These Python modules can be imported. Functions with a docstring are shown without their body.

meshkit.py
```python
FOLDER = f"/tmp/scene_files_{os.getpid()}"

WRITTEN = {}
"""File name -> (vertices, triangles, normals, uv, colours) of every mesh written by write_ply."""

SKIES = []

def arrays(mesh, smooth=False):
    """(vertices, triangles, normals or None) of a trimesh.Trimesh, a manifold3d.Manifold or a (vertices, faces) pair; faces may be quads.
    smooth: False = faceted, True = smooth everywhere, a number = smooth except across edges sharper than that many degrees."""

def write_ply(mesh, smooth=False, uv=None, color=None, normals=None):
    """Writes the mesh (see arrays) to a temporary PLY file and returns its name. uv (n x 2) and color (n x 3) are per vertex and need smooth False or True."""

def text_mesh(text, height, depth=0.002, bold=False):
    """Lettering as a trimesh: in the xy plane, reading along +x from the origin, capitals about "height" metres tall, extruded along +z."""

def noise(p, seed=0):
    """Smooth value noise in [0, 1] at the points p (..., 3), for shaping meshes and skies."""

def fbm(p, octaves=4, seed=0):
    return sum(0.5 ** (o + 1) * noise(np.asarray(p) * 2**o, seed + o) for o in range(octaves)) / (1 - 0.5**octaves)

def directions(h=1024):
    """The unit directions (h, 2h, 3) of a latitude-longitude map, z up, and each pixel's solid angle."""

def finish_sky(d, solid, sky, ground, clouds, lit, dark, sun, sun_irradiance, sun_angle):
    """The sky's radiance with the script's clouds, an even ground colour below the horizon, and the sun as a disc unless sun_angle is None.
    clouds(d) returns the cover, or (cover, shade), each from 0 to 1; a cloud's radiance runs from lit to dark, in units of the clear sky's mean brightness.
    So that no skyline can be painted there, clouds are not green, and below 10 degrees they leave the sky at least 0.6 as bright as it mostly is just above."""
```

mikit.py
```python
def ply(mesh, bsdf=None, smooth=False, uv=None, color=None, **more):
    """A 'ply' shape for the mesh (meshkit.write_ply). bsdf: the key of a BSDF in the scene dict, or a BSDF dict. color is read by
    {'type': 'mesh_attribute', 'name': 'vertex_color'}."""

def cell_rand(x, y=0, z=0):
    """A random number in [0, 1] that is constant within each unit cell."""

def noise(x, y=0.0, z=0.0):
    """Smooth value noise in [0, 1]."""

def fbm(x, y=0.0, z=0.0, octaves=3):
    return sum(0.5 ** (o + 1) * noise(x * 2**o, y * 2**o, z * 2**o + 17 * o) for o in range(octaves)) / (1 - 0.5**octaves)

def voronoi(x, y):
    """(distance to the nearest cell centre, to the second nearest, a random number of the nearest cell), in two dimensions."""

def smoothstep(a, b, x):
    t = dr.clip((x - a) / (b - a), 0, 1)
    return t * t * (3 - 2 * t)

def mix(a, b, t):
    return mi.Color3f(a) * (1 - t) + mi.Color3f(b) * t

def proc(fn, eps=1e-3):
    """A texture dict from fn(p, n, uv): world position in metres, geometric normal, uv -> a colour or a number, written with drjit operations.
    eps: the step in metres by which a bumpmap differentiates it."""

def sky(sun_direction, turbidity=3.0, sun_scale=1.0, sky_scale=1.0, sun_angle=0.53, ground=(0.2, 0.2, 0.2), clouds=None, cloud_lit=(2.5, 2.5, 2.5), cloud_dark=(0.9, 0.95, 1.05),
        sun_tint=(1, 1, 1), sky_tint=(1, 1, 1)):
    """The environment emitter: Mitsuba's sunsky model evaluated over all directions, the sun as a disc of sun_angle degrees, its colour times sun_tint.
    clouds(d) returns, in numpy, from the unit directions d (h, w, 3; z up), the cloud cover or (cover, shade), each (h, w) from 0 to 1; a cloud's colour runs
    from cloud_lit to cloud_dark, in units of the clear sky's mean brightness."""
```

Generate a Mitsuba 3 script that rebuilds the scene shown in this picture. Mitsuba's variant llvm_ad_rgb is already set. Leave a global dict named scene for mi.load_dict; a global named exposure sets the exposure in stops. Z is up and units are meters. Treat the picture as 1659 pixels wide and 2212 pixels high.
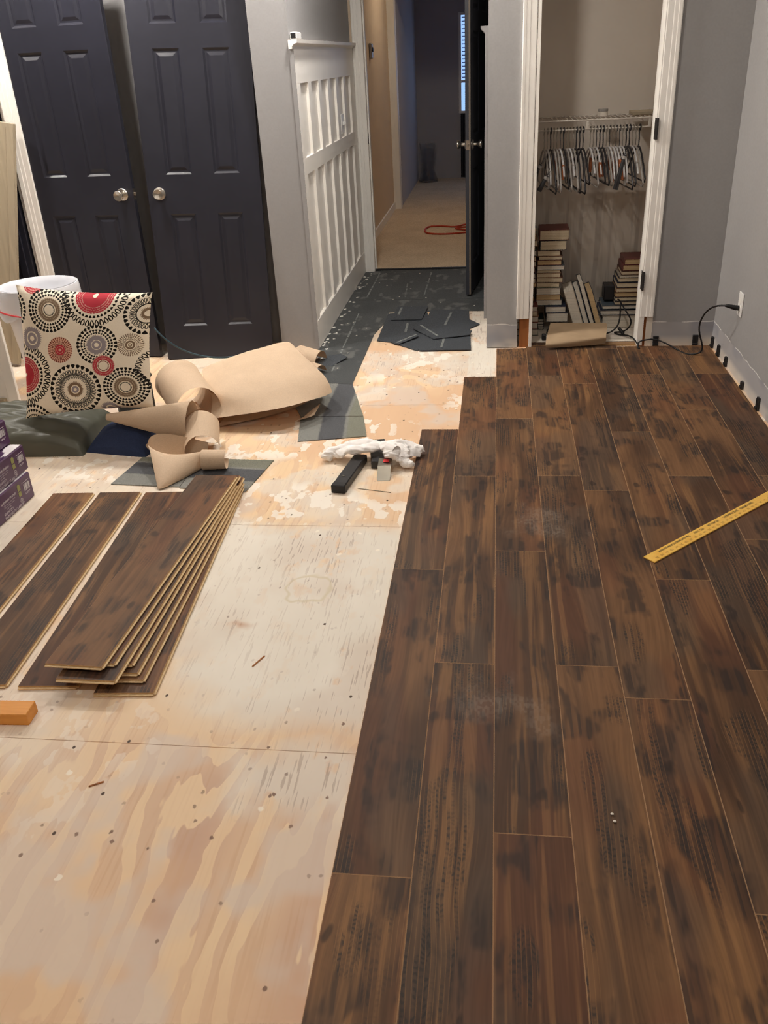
import math, random
import numpy as np, trimesh, manifold3d as m3
import mitsuba as mi, drjit as dr
import mikit, meshkit
from mikit import noise, fbm, voronoi, cell_rand, smoothstep, mix
from scipy.interpolate import RectBivariateSpline, CubicSpline

T4 = mi.ScalarTransform4f
rng = random.Random(11)
nrng = np.random.RandomState(5)

def c(r, g, b):
    """sRGB 0-255 -> linear"""
    f = lambda v: (v / 255 / 12.92) if v / 255 <= .04045 else ((v / 255 + .055) / 1.055) ** 2.4
    return [f(r), f(g), f(b)]

# ------------------------------------------------------------------ camera, light, exposure
exposure = -0.06
scene, labels = {'type': 'scene'}, {}
YAW, PITCH, ROLL, CAMH = math.radians(-8.21628), math.radians(27.85104), math.radians(-3.22569), 1.48353
FPX = 1850.0
fw = np.array([math.sin(YAW) * math.cos(PITCH), math.cos(YAW) * math.cos(PITCH), -math.sin(PITCH)])
rt = np.array([math.cos(YAW), -math.sin(YAW), 0.0]); upv = np.cross(rt, fw)
up2 = -rt * math.sin(ROLL) + upv * math.cos(ROLL)
scene['camera'] = {'type': 'perspective', 'fov_axis': 'x', 'fov': math.degrees(2 * math.atan(1659 / 2 / FPX)),
                   'near_clip': .05, 'far_clip': 60.,
                   'to_world': T4().look_at(origin=[0, 0, CAMH], target=[float(v) for v in np.array([0, 0, CAMH]) + fw], up=[float(v) for v in up2])}
CEIL = 2.44
# recessed ceiling lights, plus one fill lamp added near the camera: (x, y, radiance scale)
CAN_L = 330.0
CANS = [(-.2, 3.75, 1.05), (-.74, 4.6, 1.5), (-1.95, 4.3, 2.0), (-3.15, 4.3, 1.8), (-.76, 2.0, .40), (-1.95, 2.0, .12), (.45, .3, 1.05), (-1.95, .2, .95)]  # lamp right of the camera is added fill for the closet and right wall
CAN_COL = np.array([1.0, .94, .86])
HALL_CANS = [(-.55, 9.0, .34, (1.0, .83, .62))]
WINDOW_L = [.40, .66, 1.2]       # dusk sky seen through the far window

# ------------------------------------------------------------------ helpers
def mat(name, d, two=True):
    scene['mat_' + name] = {'type': 'twosided', 'b': d} if two else d
    return 'mat_' + name

def prin(col, rough=.5, spec=.5, metallic=0., **k):
    d = {'type': 'principled', 'roughness': rough, 'specular': spec, 'metallic': metallic}
    d['base_color'] = mikit.proc(col) if callable(col) else {'type': 'rgb', 'value': list(col)}
    d.update(k); return d

def numbered(k):
    if k not in USED: USED.add(k); return k
    i = 1
    while f'{k}_{i:03d}' in USED: i += 1
    USED.add(f'{k}_{i:03d}'); return f'{k}_{i:03d}'
USED = set()

def thing(name, label, cat, group=None, kind=None):
    k = numbered(name)
    labels[k] = {'label': label, 'category': cat}
    if group: labels[k]['group'] = group
    if kind: labels[k]['kind'] = kind
    return k

def add(key, mesh, m, smooth=False, uv=None, **more):
    scene[key] = mikit.ply(mesh, m, smooth=smooth, uv=uv, **more); return key

def part(parent, name, mesh, m, smooth=False, label=None, uv=None, kind=None, **more):
    k = numbered(parent + '__' + name)
    add(k, mesh, m, smooth, uv, **more)
    if label or kind:
        labels[k] = {}
        if label: labels[k]['label'] = label
        if kind: labels[k]['kind'] = kind
    return k

def solo(name, mesh, m, label, cat, group=None, kind=None, smooth=False, uv=None, **more):
    k = thing(name, label, cat, group, kind); add(k, mesh, m, smooth, uv, **more); return k

def struct(name, mesh, m, label, cat, smooth=False, uv=None):
    return solo(name, mesh, m, label, cat, None, 'structure', smooth, uv)

def box(x0, x1, y0, y1, z0, z1, ch=0.0):
    if x0 > x1: x0, x1 = x1, x0
    if y0 > y1: y0, y1 = y1, y0
    if ch <= 0:
        b = trimesh.creation.box((x1 - x0, y1 - y0, z1 - z0)); b.apply_translation(((x0 + x1) / 2, (y0 + y1) / 2, (z0 + z1) / 2)); return b
    P = []
    for sx in (0, 1):
        for sy in (0, 1):
            for sz in (0, 1):
                p = [(x0, x1)[sx], (y0, y1)[sy], (z0, z1)[sz]]; d = [ch * (1 - 2 * s) for s in (sx, sy, sz)]
                for a in range(3):
                    q = list(p)
                    for b_ in range(3):
                        if b_ != a: q[b_] += d[b_]
                    P.append(q)
    return trimesh.convex.convex_hull(np.array(P))

cat_ = trimesh.util.concatenate
def xf(m, M):
    m = m.copy(); m.apply_transform(M); return m
def frame(o, a, b, u):
    M = np.eye(4); M[:3, 0], M[:3, 1], M[:3, 2], M[:3, 3] = a, b, u, o; return M
def rotz(deg, o=(0, 0, 0)):
    M = trimesh.transformations.rotation_matrix(math.radians(deg), [0, 0, 1]); M[:3, 3] = o; return M
def move(m, x, y, z=0):
    m = m.copy(); m.apply_translation((x, y, z)); return m

def tube(pts, r, n=10, smooth_n=0, caps=True):
    """tube through points; r number or list"""
    pts = np.array(pts, float)
    if smooth_n:
        t = np.r_[0, np.cumsum(np.linalg.norm(np.diff(pts, axis=0), axis=1))]
        cs = CubicSpline(t, pts); tt = np.linspace(0, t[-1], smooth_n)
        if not np.isscalar(r): r = np.interp(tt, t, r)
        pts = cs(tt)
    N = len(pts); r = np.full(N, r) if np.isscalar(r) else np.array(r)
    d = np.gradient(pts, axis=0); d /= np.linalg.norm(d, axis=1)[:, None]
    ref = np.array([0, 0, 1.0]) if abs(d[0][2]) < .9 else np.array([1.0, 0, 0])
    V = []
    a = np.cross(d[0], ref); a /= np.linalg.norm(a)
    for i in range(N):
        a = a - d[i] * (a @ d[i]); a /= np.linalg.norm(a); b = np.cross(d[i], a)
        th = np.arange(n) * 2 * math.pi / n
        V.append(pts[i] + r[i] * (np.cos(th)[:, None] * a + np.sin(th)[:, None] * b))
    V = np.vstack(V); F = []
    for i in range(N - 1):
        for j in range(n):
            k = (j + 1) % n
            F += [[i * n + j, i * n + k, (i + 1) * n + k], [i * n + j, (i + 1) * n + k, (i + 1) * n + j]]
    if caps:
        V = np.vstack([V, pts[0], pts[-1]]); A, B = N * n, N * n + 1
        for j in range(n):
            k = (j + 1) % n
            F += [[A, k, j], [B, (N - 1) * n + j, (N - 1) * n + k]]
    return trimesh.Trimesh(V, F, process=False)

def lathe(prof, n=32, M=None):
    m = trimesh.creation.revolve(np.array(prof, float), sections=n)
    if M is not None: m.apply_transform(M)
    return m

def prism(poly, z0, z1):
    """polygon in xy extruded z0..z1"""
    import shapely
    m = trimesh.creation.extrude_polygon(shapely.Polygon(poly).buffer(0), z1 - z0, engine='earcut'); m.apply_translation((0, 0, z0)); return m

def extr(profile, axis, a0, a1, M=None):
    """profile (p,q) polygon extruded: axis 'z': (x,y); 'y': (x,z); 'x': (y,z)"""
    import shapely
    m = trimesh.creation.extrude_polygon(shapely.Polygon(profile), a1 - a0, engine='earcut'); m.apply_translation((0, 0, a0))
    v = m.vertices.copy()
    if axis == 'y': m.vertices = np.c_[v[:, 0], v[:, 2], v[:, 1]]; m.invert()
    if axis == 'x': m.vertices = np.c_[v[:, 2], v[:, 0], v[:, 1]]
    return m

def net(rows, nu=36, nv=28, wob=0.0, seed=0, freq=9):
    """smooth surface through a control net of points (rows x cols)"""
    R = np.array(rows, float); a, b = R.shape[:2]
    u, v = np.linspace(0, 1, nu), np.linspace(0, 1, nv)
    out = np.stack([RectBivariateSpline(np.linspace(0, 1, a), np.linspace(0, 1, b), R[..., k], kx=min(3, a - 1), ky=min(3, b - 1), s=0)(u, v) for k in range(3)], -1)
    if wob: out[..., 2] += wob * (meshkit.fbm(out * freq, 3, seed) - .5) * 2
    return grid(out)

def grid(P, close=False):
    n, m = P.shape[:2]; F = []
    for i in range(n - 1):
        for j in range(m if close else m - 1):
            k = (j + 1) % m
            F += [[i * m + j, i * m + k, (i + 1) * m + k], [i * m + j, (i + 1) * m + k, (i + 1) * m + j]]
    return trimesh.Trimesh(P.reshape(-1, 3), F, process=False)

def box_uv(m, s=1.0):
    return None

# ------------------------------------------------------------------ materials
PW, PL = .166, 1.1935

def plank_fn(p, n, uv):
    i, j = dr.floor(uv.x / 10), dr.floor(uv.y / 10)
    u, v = uv.x - 10 * i, uv.y - 10 * j
    r1, r2, r3, r4 = (cell_rand(i, j, k) for k in (1, 2, 3, 4))
    ou, ov = u + r1 * 37 + 3, v + r2 * 41 + 3
    warp = fbm(ou * 9, ov * 2.2, 0.0, 2) - .5
    big = fbm(ou * 8 + warp * .5, ov * 2.6, 3.0, 3)
    streak = fbm(ou * 64 + warp * 1.6, ov * 1.5, 5.0, 3)
    grain = fbm(ou * 230 + warp * 16, ov * 8, 1.0, 3)
    col = mix(c(76, 54, 40), c(116, 84, 58), smoothstep(.30, .70, big * .68 + streak * .32 + (r3 - .5) * .42))
    gold = smoothstep(.50, .66, streak) * smoothstep(.44, .62, fbm(ou * 6, ov * 2.0, 11.0, 2) + (r4 - .5) * .34)
    col = mix(col, c(142, 104, 68), gold * .48)
    col = mix(col, c(104, 64, 46), smoothstep(.50, .72, noise(ou * 9, ov * 3.0, 17.0)) * .35)
    col = mix(col, c(84, 72, 62), smoothstep(.50, .72, fbm(ou * 8, ov * 3.4, 19.0, 2)) * .40)
    col = col * (.80 + .40 * grain)
    # dry-brushed dark smudges
    sm = smoothstep(.50, .69, fbm(ou * 19 + warp * 2, ov * 8.5, 21.0, 4)) * (.35 + .65 * smoothstep(.32, .62, noise(ou * 150, ov * 9, 2.0)))
    col = mix(col, c(46, 39, 38), sm * .72)
    # hand-scraped chatter: a few uneven rows of short dark strokes
    xo = ou + (noise(ou * 12, ov * 7, 61.0) - .5) * .012
    row = dr.floor(xo / .0092)
    rr = cell_rand(row, j, 8)
    zone = smoothstep(.66, .78, noise(ou * 17, ov * 4.4, 31.0))
    cm = zone * smoothstep(.30, .55, noise(row * 1.7, ov * 9 + rr * 9, 5.0))
    wv = ov / (.010 + .007 * rr) + noise(ou * 160, ov * 45, 3.0) * 1.1 + rr * 7
    rip = smoothstep(.30, .80, dr.abs(wv - dr.floor(wv) - .5) * 2)
    q = xo / .0092 - row
    cm = cm * smoothstep(.52, .26, dr.abs(q - .5)) * (.45 + .55 * smoothstep(.3, .6, noise(ou * 190, ov * 60, 8.0)))
    col = mix(col, c(46, 42, 41), cm * (.42 + .42 * rip))
    col = mix(col, c(150, 112, 74), zone * (1 - cm) * smoothstep(.36, .5, dr.abs(q - .5)) * .30)
    d1, d2, rk = voronoi(ou * 7 + warp, ov * 4.2)
    kn = smoothstep(.11, .045, d1 + (noise(ou * 70, ov * 40) - .5) * .07) * smoothstep(.66, .68, rk)
    col = mix(col, c(48, 38, 34), kn * .7)
    # pale plaster dust trodden into the boards
    du = lambda cx, cy, hx, hy: smoothstep(1.0, .1, dr.sqrt(dr.square((p.x - cx) / hx) + dr.square((p.y - cy) / hy)) + (fbm(p.x * 18, p.y * 14, 71.0, 3) - .5) * 1.5)
    dust = dr.maximum(du(.17, 2.72, .16, .16), dr.maximum(du(.03, 1.75, .16, .10), du(.13, 1.66, .07, .07) * .8))
    col = mix(col, c(176, 164, 152), dust * .17 * (.4 + .6 * smoothstep(.35, .65, noise(p.x * 160, p.y * 110))))
    e = dr.minimum(dr.minimum(u, PW - u), dr.minimum(v, PL - v))
    col = mix(col, c(168, 132, 98), smoothstep(.0017, .0010, e) * .62)
    core = mix(c(168, 134, 90), c(196, 160, 112), noise(p.x * 300, p.y * 300, p.z * 900))
    side = smoothstep(.45, .35, dr.abs(n.z))
    return mix(col, core, side)

def plank_bump(p, n, uv):
    i, j = dr.floor(uv.x / 10), dr.floor(uv.y / 10)
    ou, ov = uv.x + 3.3 * i, uv.y + 7.7 * j
    return noise(ou * 38, ov * 5.5, 2.0) + .35 * noise(ou * 220, ov * 9, 4.0)

mat('plank', {'type': 'bumpmap', 'arbitrary': mikit.proc(plank_bump, 2e-3), 'scale': .00045, 'bsdf': prin(plank_fn, .55, .22)})

def soft(x, y, cx, cy, hx, hy, s, k=0.0, fr=6.0, am=.12):
    dx = dr.abs(x - cx) - hx; dy = dr.abs(y - cy) - hy
    d = dr.maximum(dx, dy) + (fbm(x * fr, y * fr, 7.0 + k, 4) - .5) * am * 2
    return smoothstep(s, -s, d)

def ply_fn(p, n, uv):
    x, y = p.x, p.y
    w = fbm(x * 2.0, y * .9, 0.0, 3)
    # figure of rotary-cut plywood: contour bands of a stretched noise, hard-edged
    h = fbm(x * 4.6, y * 1.05, 2.0, 2) * 7.0 + .30 * noise(x * 26, y * 7) + .14 * noise(x * 90, y * 26)
    band = h - dr.floor(h)
    edge = smoothstep(.47, .50, band) * smoothstep(1.0, .97, band)
    tone = fbm(x * 1.5, y * 1.3, 41.0, 2)
    col = mix(mix(c(238, 208, 168), c(226, 198, 166), tone), mix(c(200, 160, 136), c(192, 158, 140), tone), edge * (.45 + .55 * smoothstep(.38, .56, w)) * (1 - .72 * smoothstep(1.50, 1.60, y)))
    grain = fbm(x * 160, y * 5, 4.0, 2)
    col = mix(col, c(196, 156, 122), smoothstep(.52, .8, grain) * .22 * (.4 + edge))
    col = mix(col, c(218, 182, 148), smoothstep(.40, .62, fbm(x * 2.6, y * 2.6, 9.0, 3)) * (.55 + .4 * smoothstep(2.6, 2.8, y)))
    # greyish grime and rubbed-through old primer
    g = fbm(x * 5, y * 4, 13.0, 4)
    col = mix(col, c(212, 198, 186), smoothstep(.52, .66, g) * .65)
    x, y = p.x, p.y
    wp = soft(x, y, -.60, 2.16, .42, .525, .09, 0.0, 4.0, .10)
    wp = wp * (1 - .85 * smoothstep(.02, .30, (1.86 - y) * .8 + (-.72 - x) * 1.2 + (fbm(x * 6, y * 6, 3.0, 3) - .5) * .3))
    wp = dr.maximum(wp, soft(x, y, -.47, 1.45, .17, .10, .07, 1.0, 7.0, .10) * .95)
    wp = dr.maximum(wp, soft(x, y, -.07, 4.9, .078, 1.1, .010, 2.0, 20.0, .006))
    wp = dr.maximum(wp, soft(x, y, -.45, 4.62, .30, .13, .06, 3.0, 8.0, .10) * .75)
    wp = dr.maximum(wp, soft(x, y, -.62, 3.07, .10, .08, .05, 4.0, 10.0, .08) * .8)
    wp = dr.maximum(wp, smoothstep(.58, .68, fbm(x * 4.5, y * 4, 29.0, 4)) * smoothstep(2.66, 2.8, y) * .6)
    wp = dr.maximum(wp, soft(x, y, -1.6, 2.4, .42, .85, .25, 5.0, 3.0, .2) * .75)
    wear = smoothstep(.58, .78, fbm(x * 26, y * 16, 31.0, 4))
    dirt = smoothstep(.46, .70, fbm(x * 3.2, y * 3.2, 51.0, 3))
    white = mix(c(234, 228, 216), c(222, 214, 200), fbm(x * 7, y * 5, 5.0, 3))
    white = mix(white, c(208, 190, 174), dirt * .45)
    col = mix(col, white, wp * (1 - wear * (.15 + .6 * dirt)))
    crack = smoothstep(.66, .78, fbm(x * 210, y * 16, 37.0, 2)) * (.35 + .65 * dirt)
    col = mix(col, c(150, 130, 116), wp * crack * .5)
    # flakes of old white paint left on the far sheets
    fl = smoothstep(.575, .61, fbm(x * 22, y * 13, 81.0, 5)) * smoothstep(.44, .58, fbm(x * 2.6, y * 2.2, 83.0, 2)) * smoothstep(2.64, 2.74, y)
    col = mix(col, c(244, 238, 226), fl * .72)
    fl2 = smoothstep(.60, .64, fbm(x * 24, y * 15, 87.0, 4)) * smoothstep(.42, .62, fbm(x * 3.0, y * 3.0, 89.0, 2)) * smoothstep(2.2, 1.3, y)
    col = mix(col, c(238, 230, 218), fl2 * .45)
    d1, d2, rr = voronoi(x * 30, y * 24)
    col = mix(col, c(120, 92, 78), smoothstep(.16, .08, d1 + (noise(x * 200, y * 200) - .5) * .1) * smoothstep(.90, .93, rr) * (.2 + .7 * dirt))
    d1, d2, rr = voronoi(x * 11, y * 10)
    spl = smoothstep(.10, .06, d1 + (noise(x * 120, y * 120) - .5) * .08) * smoothstep(.90, .92, rr)
    col = mix(col, c(246, 238, 222), spl * .7)
    d1, d2, rr = voronoi(x * 8 + 31, y * 6 + 3)
    hole = smoothstep(.040, .024, d1) * smoothstep(.80, .82, rr)
    col = mix(col, c(84, 68, 58), hole)
    ring = smoothstep(.010, .0, dr.abs(dr.sqrt(dr.square((x + .585) * 1.15) + dr.square((y - 2.265) * .9)) + (noise(x * 30, y * 30) - .5) * .03 - .075))
    col = mix(col, c(206, 194, 164), ring * .6)
    st = smoothstep(.05, .0, dr.sqrt(dr.square(x + .755) + dr.square((y - 2.06) * 1.6)) + (noise(x * 40, y * 40) - .5) * .05)
    col = mix(col, c(186, 142, 108), st * .7)
    return col
mat('plywood', prin(ply_fn, .62, .3))

def shingle_fn(p, n, uv):
    gr = noise(p.x * 420, p.y * 420, 1.0)
    v = fbm(p.x * 6, p.y * 4, 3.0, 3)
    col = mix(c(52, 55, 57), c(80, 83, 84), gr * .6 + v * .4)
    col = mix(col, c(150, 150, 146), smoothstep(.60, .80, fbm(p.x * 16, p.y * 9, 9.0, 4)) * .22)
    d1, d2, rr = voronoi(p.x * 14, p.y * 10)
    col = mix(col, c(216, 212, 200), smoothstep(.09, .05, d1) * smoothstep(.86, .88, rr) * .85)
    d1, d2, rr = voronoi(p.x * 26, p.y * 16)
    chip = smoothstep(.30, .18, d1 + (noise(p.x * 120, p.y * 120) - .5) * .25) * smoothstep(.52, .56, rr) * smoothstep(-.955, -.985, p.x)
    return mix(col, c(236, 234, 228), chip * .9)
mat('shingle', prin(shingle_fn, .7, .35))
def shingle2_fn(p, n, uv):
    gr = noise(p.x * 500, p.y * 500, 1.0)
    base = mix(c(108, 110, 107), c(140, 140, 135), gr)
    stripe = smoothstep(.006, -.006, dr.abs(uv.x - .145 + (noise(p.x * 60, p.y * 60) - .5) * .004) - .055)
    col = mix(base, mix(c(66, 68, 72), c(92, 94, 98), gr), stripe)
    ol = smoothstep(.21, .22, uv.x)
    return mix(col, mix(c(104, 105, 94), c(134, 135, 122), gr), ol)
mat('shingle_banded', prin(shingle2_fn, .75, .3))
mat('shingle_dark', prin(lambda p, n, uv: mix(c(46, 50, 55), c(72, 77, 83), noise(p.x * 400, p.y * 400)) , .65, .35))
mat('sealant', prin(lambda p, n, uv: mix(c(84, 88, 90), c(132, 136, 134), noise(p.x * 80, p.y * 80)), .7))

def wall_tex(base, dark=.93):
    b = c(*base)
    return lambda p, n, uv: mix([v * dark for v in b], b, fbm(p.x * 3 + p.y * 2.0, p.z * 3, 1.0, 3)) * (.97 + .06 * noise(p.x * 160 + p.y * 130, p.z * 160))

def wall_low_fn(p, n, uv):
    """grey paint with the bare strip where the baseboard was taken off"""
    a = p.x + p.y
    col = mix(c(150, 149, 150), c(158, 157, 157), fbm(a * 3, p.z * 3, 1.0, 3)) * (.97 + .06 * noise(a * 160, p.z * 160))
    line = .128 + (noise(a * 18, 2.0) - .5) * .008
    low = smoothstep(line + .002, line - .004, p.z)
    bare = mix(c(190, 186, 182), c(222, 212, 198), fbm(a * 6, p.z * 8, 4.0, 3))
    patch = smoothstep(.40, .60, fbm(a * 4, p.z * 6, 8.0, 3) + smoothstep(.09, .02, p.z) * .12)
    col = mix(col, mix(c(150, 150, 156), bare, patch * (.25 + .6 * smoothstep(.06, .02, p.z))), low)
    ridge = smoothstep(.004, .001, dr.abs(p.z - line)) * smoothstep(.4, .5, noise(a * 9, 7.0))
    return mix(col, c(226, 224, 222), ridge * .8)
mat('wall', prin(wall_low_fn, .75, .25))
mat('wall_plain', prin(wall_tex((146, 145, 146)), .75, .25))
def closet_fn(p, n, uv):
    col = mix(c(214, 205, 194), c(220, 211, 200), fbm(p.x * 3, p.z * 3, 1.0, 3))
    scuff = smoothstep(.5, .7, fbm(p.x * 30, p.z * 2.2, 3.0, 3)) * smoothstep(1.0, .7, p.z)
    return mix(col, c(150, 140, 134), scuff * .4)
mat('closet_wall', prin(closet_fn, .8, .2))
mat('beige', prin(wall_tex((208, 190, 168)), .8, .2))
mat('bluewall', prin(wall_tex((182, 178, 180)), .8, .2))
mat('ceiling', prin(c(225, 222, 216), .85, .1))
mat('white', prin(lambda p, n, uv: mix(c(236, 233, 227), c(242, 239, 233), fbm(p.x * 9 + p.y * 7, p.z * 9, 1.0, 2)), .42, .45))
mat('white_gloss', prin(c(232, 232, 230), .3, .5))
mat('carpet', prin(lambda p, n, uv: mix(c(164, 144, 120), c(206, 186, 160), noise(p.x * 150, p.y * 150) * .6 + fbm(p.x * 5, p.y * 5, 2.0, 3) * .4), .95, .05, sheen=.4))
mat('navy', prin(lambda p, n, uv: mix(c(32, 33, 43), c(36, 37, 48), fbm(p.x * 8 + p.y * 5, p.z * 8, 1.0, 3)), .38, .45))
mat('navy_worn', prin(c(52, 54, 62), .4, .45))  # door navy made lighter, standing in for light on the hall door face
mat('door_edge', prin(c(106, 96, 84), .6))
mat('nickel', prin(c(196, 190, 180), .28, .5, 1.0))
mat('black_metal', prin(c(34, 32, 32), .45, .5))
mat('black_plastic', prin(c(30, 30, 33), .42, .5))
mat('rubber', prin(c(22, 22, 24), .5, .4))
mat('stud', prin(lambda p, n, uv: mix(c(120, 72, 36), c(176, 112, 62), fbm(p.x * 60, p.z * 6, p.y * 60, 2)), .7))
mat('tan_wood', prin(lambda p, n, uv: mix(c(150, 138, 118), c(172, 158, 134), fbm(p.x * 60, p.z * 3, 1.0, 3)), .7))
def kraft_fn(p, n, uv):
    return mix(c(194, 170, 144), c(208, 184, 158), fbm(p.x * 9, p.y * 9, p.z * 9, 3)) * (.94 + .12 * noise(p.x * 300, p.y * 300, p.z * 300))
mat('kraft', prin(kraft_fn, .72, .3))
mat('cardboard', prin(lambda p, n, uv: mix(c(158, 134, 108), c(184, 160, 130), fbm(p.x * 14, p.y * 14, p.z * 14, 3)), .8, .2))
mat('paper_white', prin(c(222, 214, 202), .8))
def rag_fn(p, n, uv): return mix(c(236, 232, 228), c(250, 248, 246), fbm(p.x * 60, p.y * 60, p.z * 60, 2))
mat('rag', prin(rag_fn, .9, .1, sheen=.3))
mat('olive', prin(lambda p, n, uv: mix(c(70, 71, 62), c(90, 91, 80), fbm(p.x * 9, p.y * 9, p.z * 9, 3)), .42, .45, sheen=.4))
mat('blue_cloth', prin(lambda p, n, uv: mix(c(40, 50, 78), c(54, 66, 96), noise(p.x * 500, p.y * 500, p.z * 500)), .85, .15, sheen=.5))
mat('grey_bag', prin(c(70, 76, 78), .6))
mat('orange', prin(c(232, 160, 24), .4))
mat('teal', prin(c(36, 62, 74), .5))
mat('bin', prin(c(226, 228, 234), .35, .5))
mat('bag_film', prin(c(226, 228, 234), .3, .5))
mat('red', prin(c(214, 60, 66), .5))
def yard_fn(p, n, uv):
    return mix(c(232, 178, 74), c(246, 200, 100), fbm(uv.x * 30, uv.y * 3, 2.0, 3))
mat('yardstick', prin(yard_fn, .35, .5))
mat('ink', prin(c(70, 52, 30), .7))
mat('ink_faint', prin(c(176, 128, 56), .6))
mat('block_wood', prin(lambda p, n, uv: mix(c(206, 132, 52), c(228, 160, 78), fbm(p.x * 7, p.y * 90, p.z * 90, 3)), .5, .4))
mat('steel', prin(c(150, 144, 132), .35, .5, 1.0))
mat('carton', prin(lambda p, n, uv: mix(c(70, 46, 76), c(92, 62, 96), fbm(p.x * 5, p.y * 5, p.z * 12, 3)), .3, .5))
mat('carton_top', prin(lambda p, n, uv: mix(c(80, 56, 88), c(240, 236, 240), smoothstep(.5, .6, fbm(p.x * 26, p.y * 9, 3.0, 3))), .2, .5))
mat('print_white', prin(c(206, 196, 204), .5))
mat('print_green', prin(c(152, 152, 96), .5))
mat('print_code', prin(lambda p, n, uv: mix(c(196, 190, 196), c(120, 112, 122), smoothstep(.45, .55, noise(p.y * 420, 1.0))), .5))
mat('cord_orange', prin(c(176, 62, 36), .5))
mat('wire_white', prin(c(206, 200, 190), .4))
mat('clear', {'type': 'roughdielectric', 'alpha': .08, 'int_ior': 1.49} if False else prin(c(196, 196, 198), .2, .6), True)
mat('hanger_black', prin(c(34, 34, 38), .35))
mat('hanger_wood', prin(c(158, 92, 54), .4))
mat('hanger_grey', prin(c(150, 146, 142), .3))
mat('glass', {'type': 'thindielectric'}, False)
mat('slat', prin(c(150, 160, 190), .6))
BOOKC = [(60, 58, 62), (104, 56, 52), (92, 66, 56), (74, 84, 92), (48, 52, 70), (150, 140, 126), (130, 96, 70), (58, 70, 60)]
for i, q in enumerate(BOOKC): mat(f'book{i}', prin(c(*q), .5))
def pages_mat(a, b): return prin(lambda p, n, uv: mix(c(*a), c(*b), noise(p.z * 700, p.x * 3, 2.0)), .85)
mat('pages0', pages_mat((186, 170, 142), (214, 200, 174)))
mat('pages1', pages_mat((188, 180, 166), (216, 208, 194)))
mat('pages2', pages_mat((174, 148, 110), (202, 176, 136)))

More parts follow.
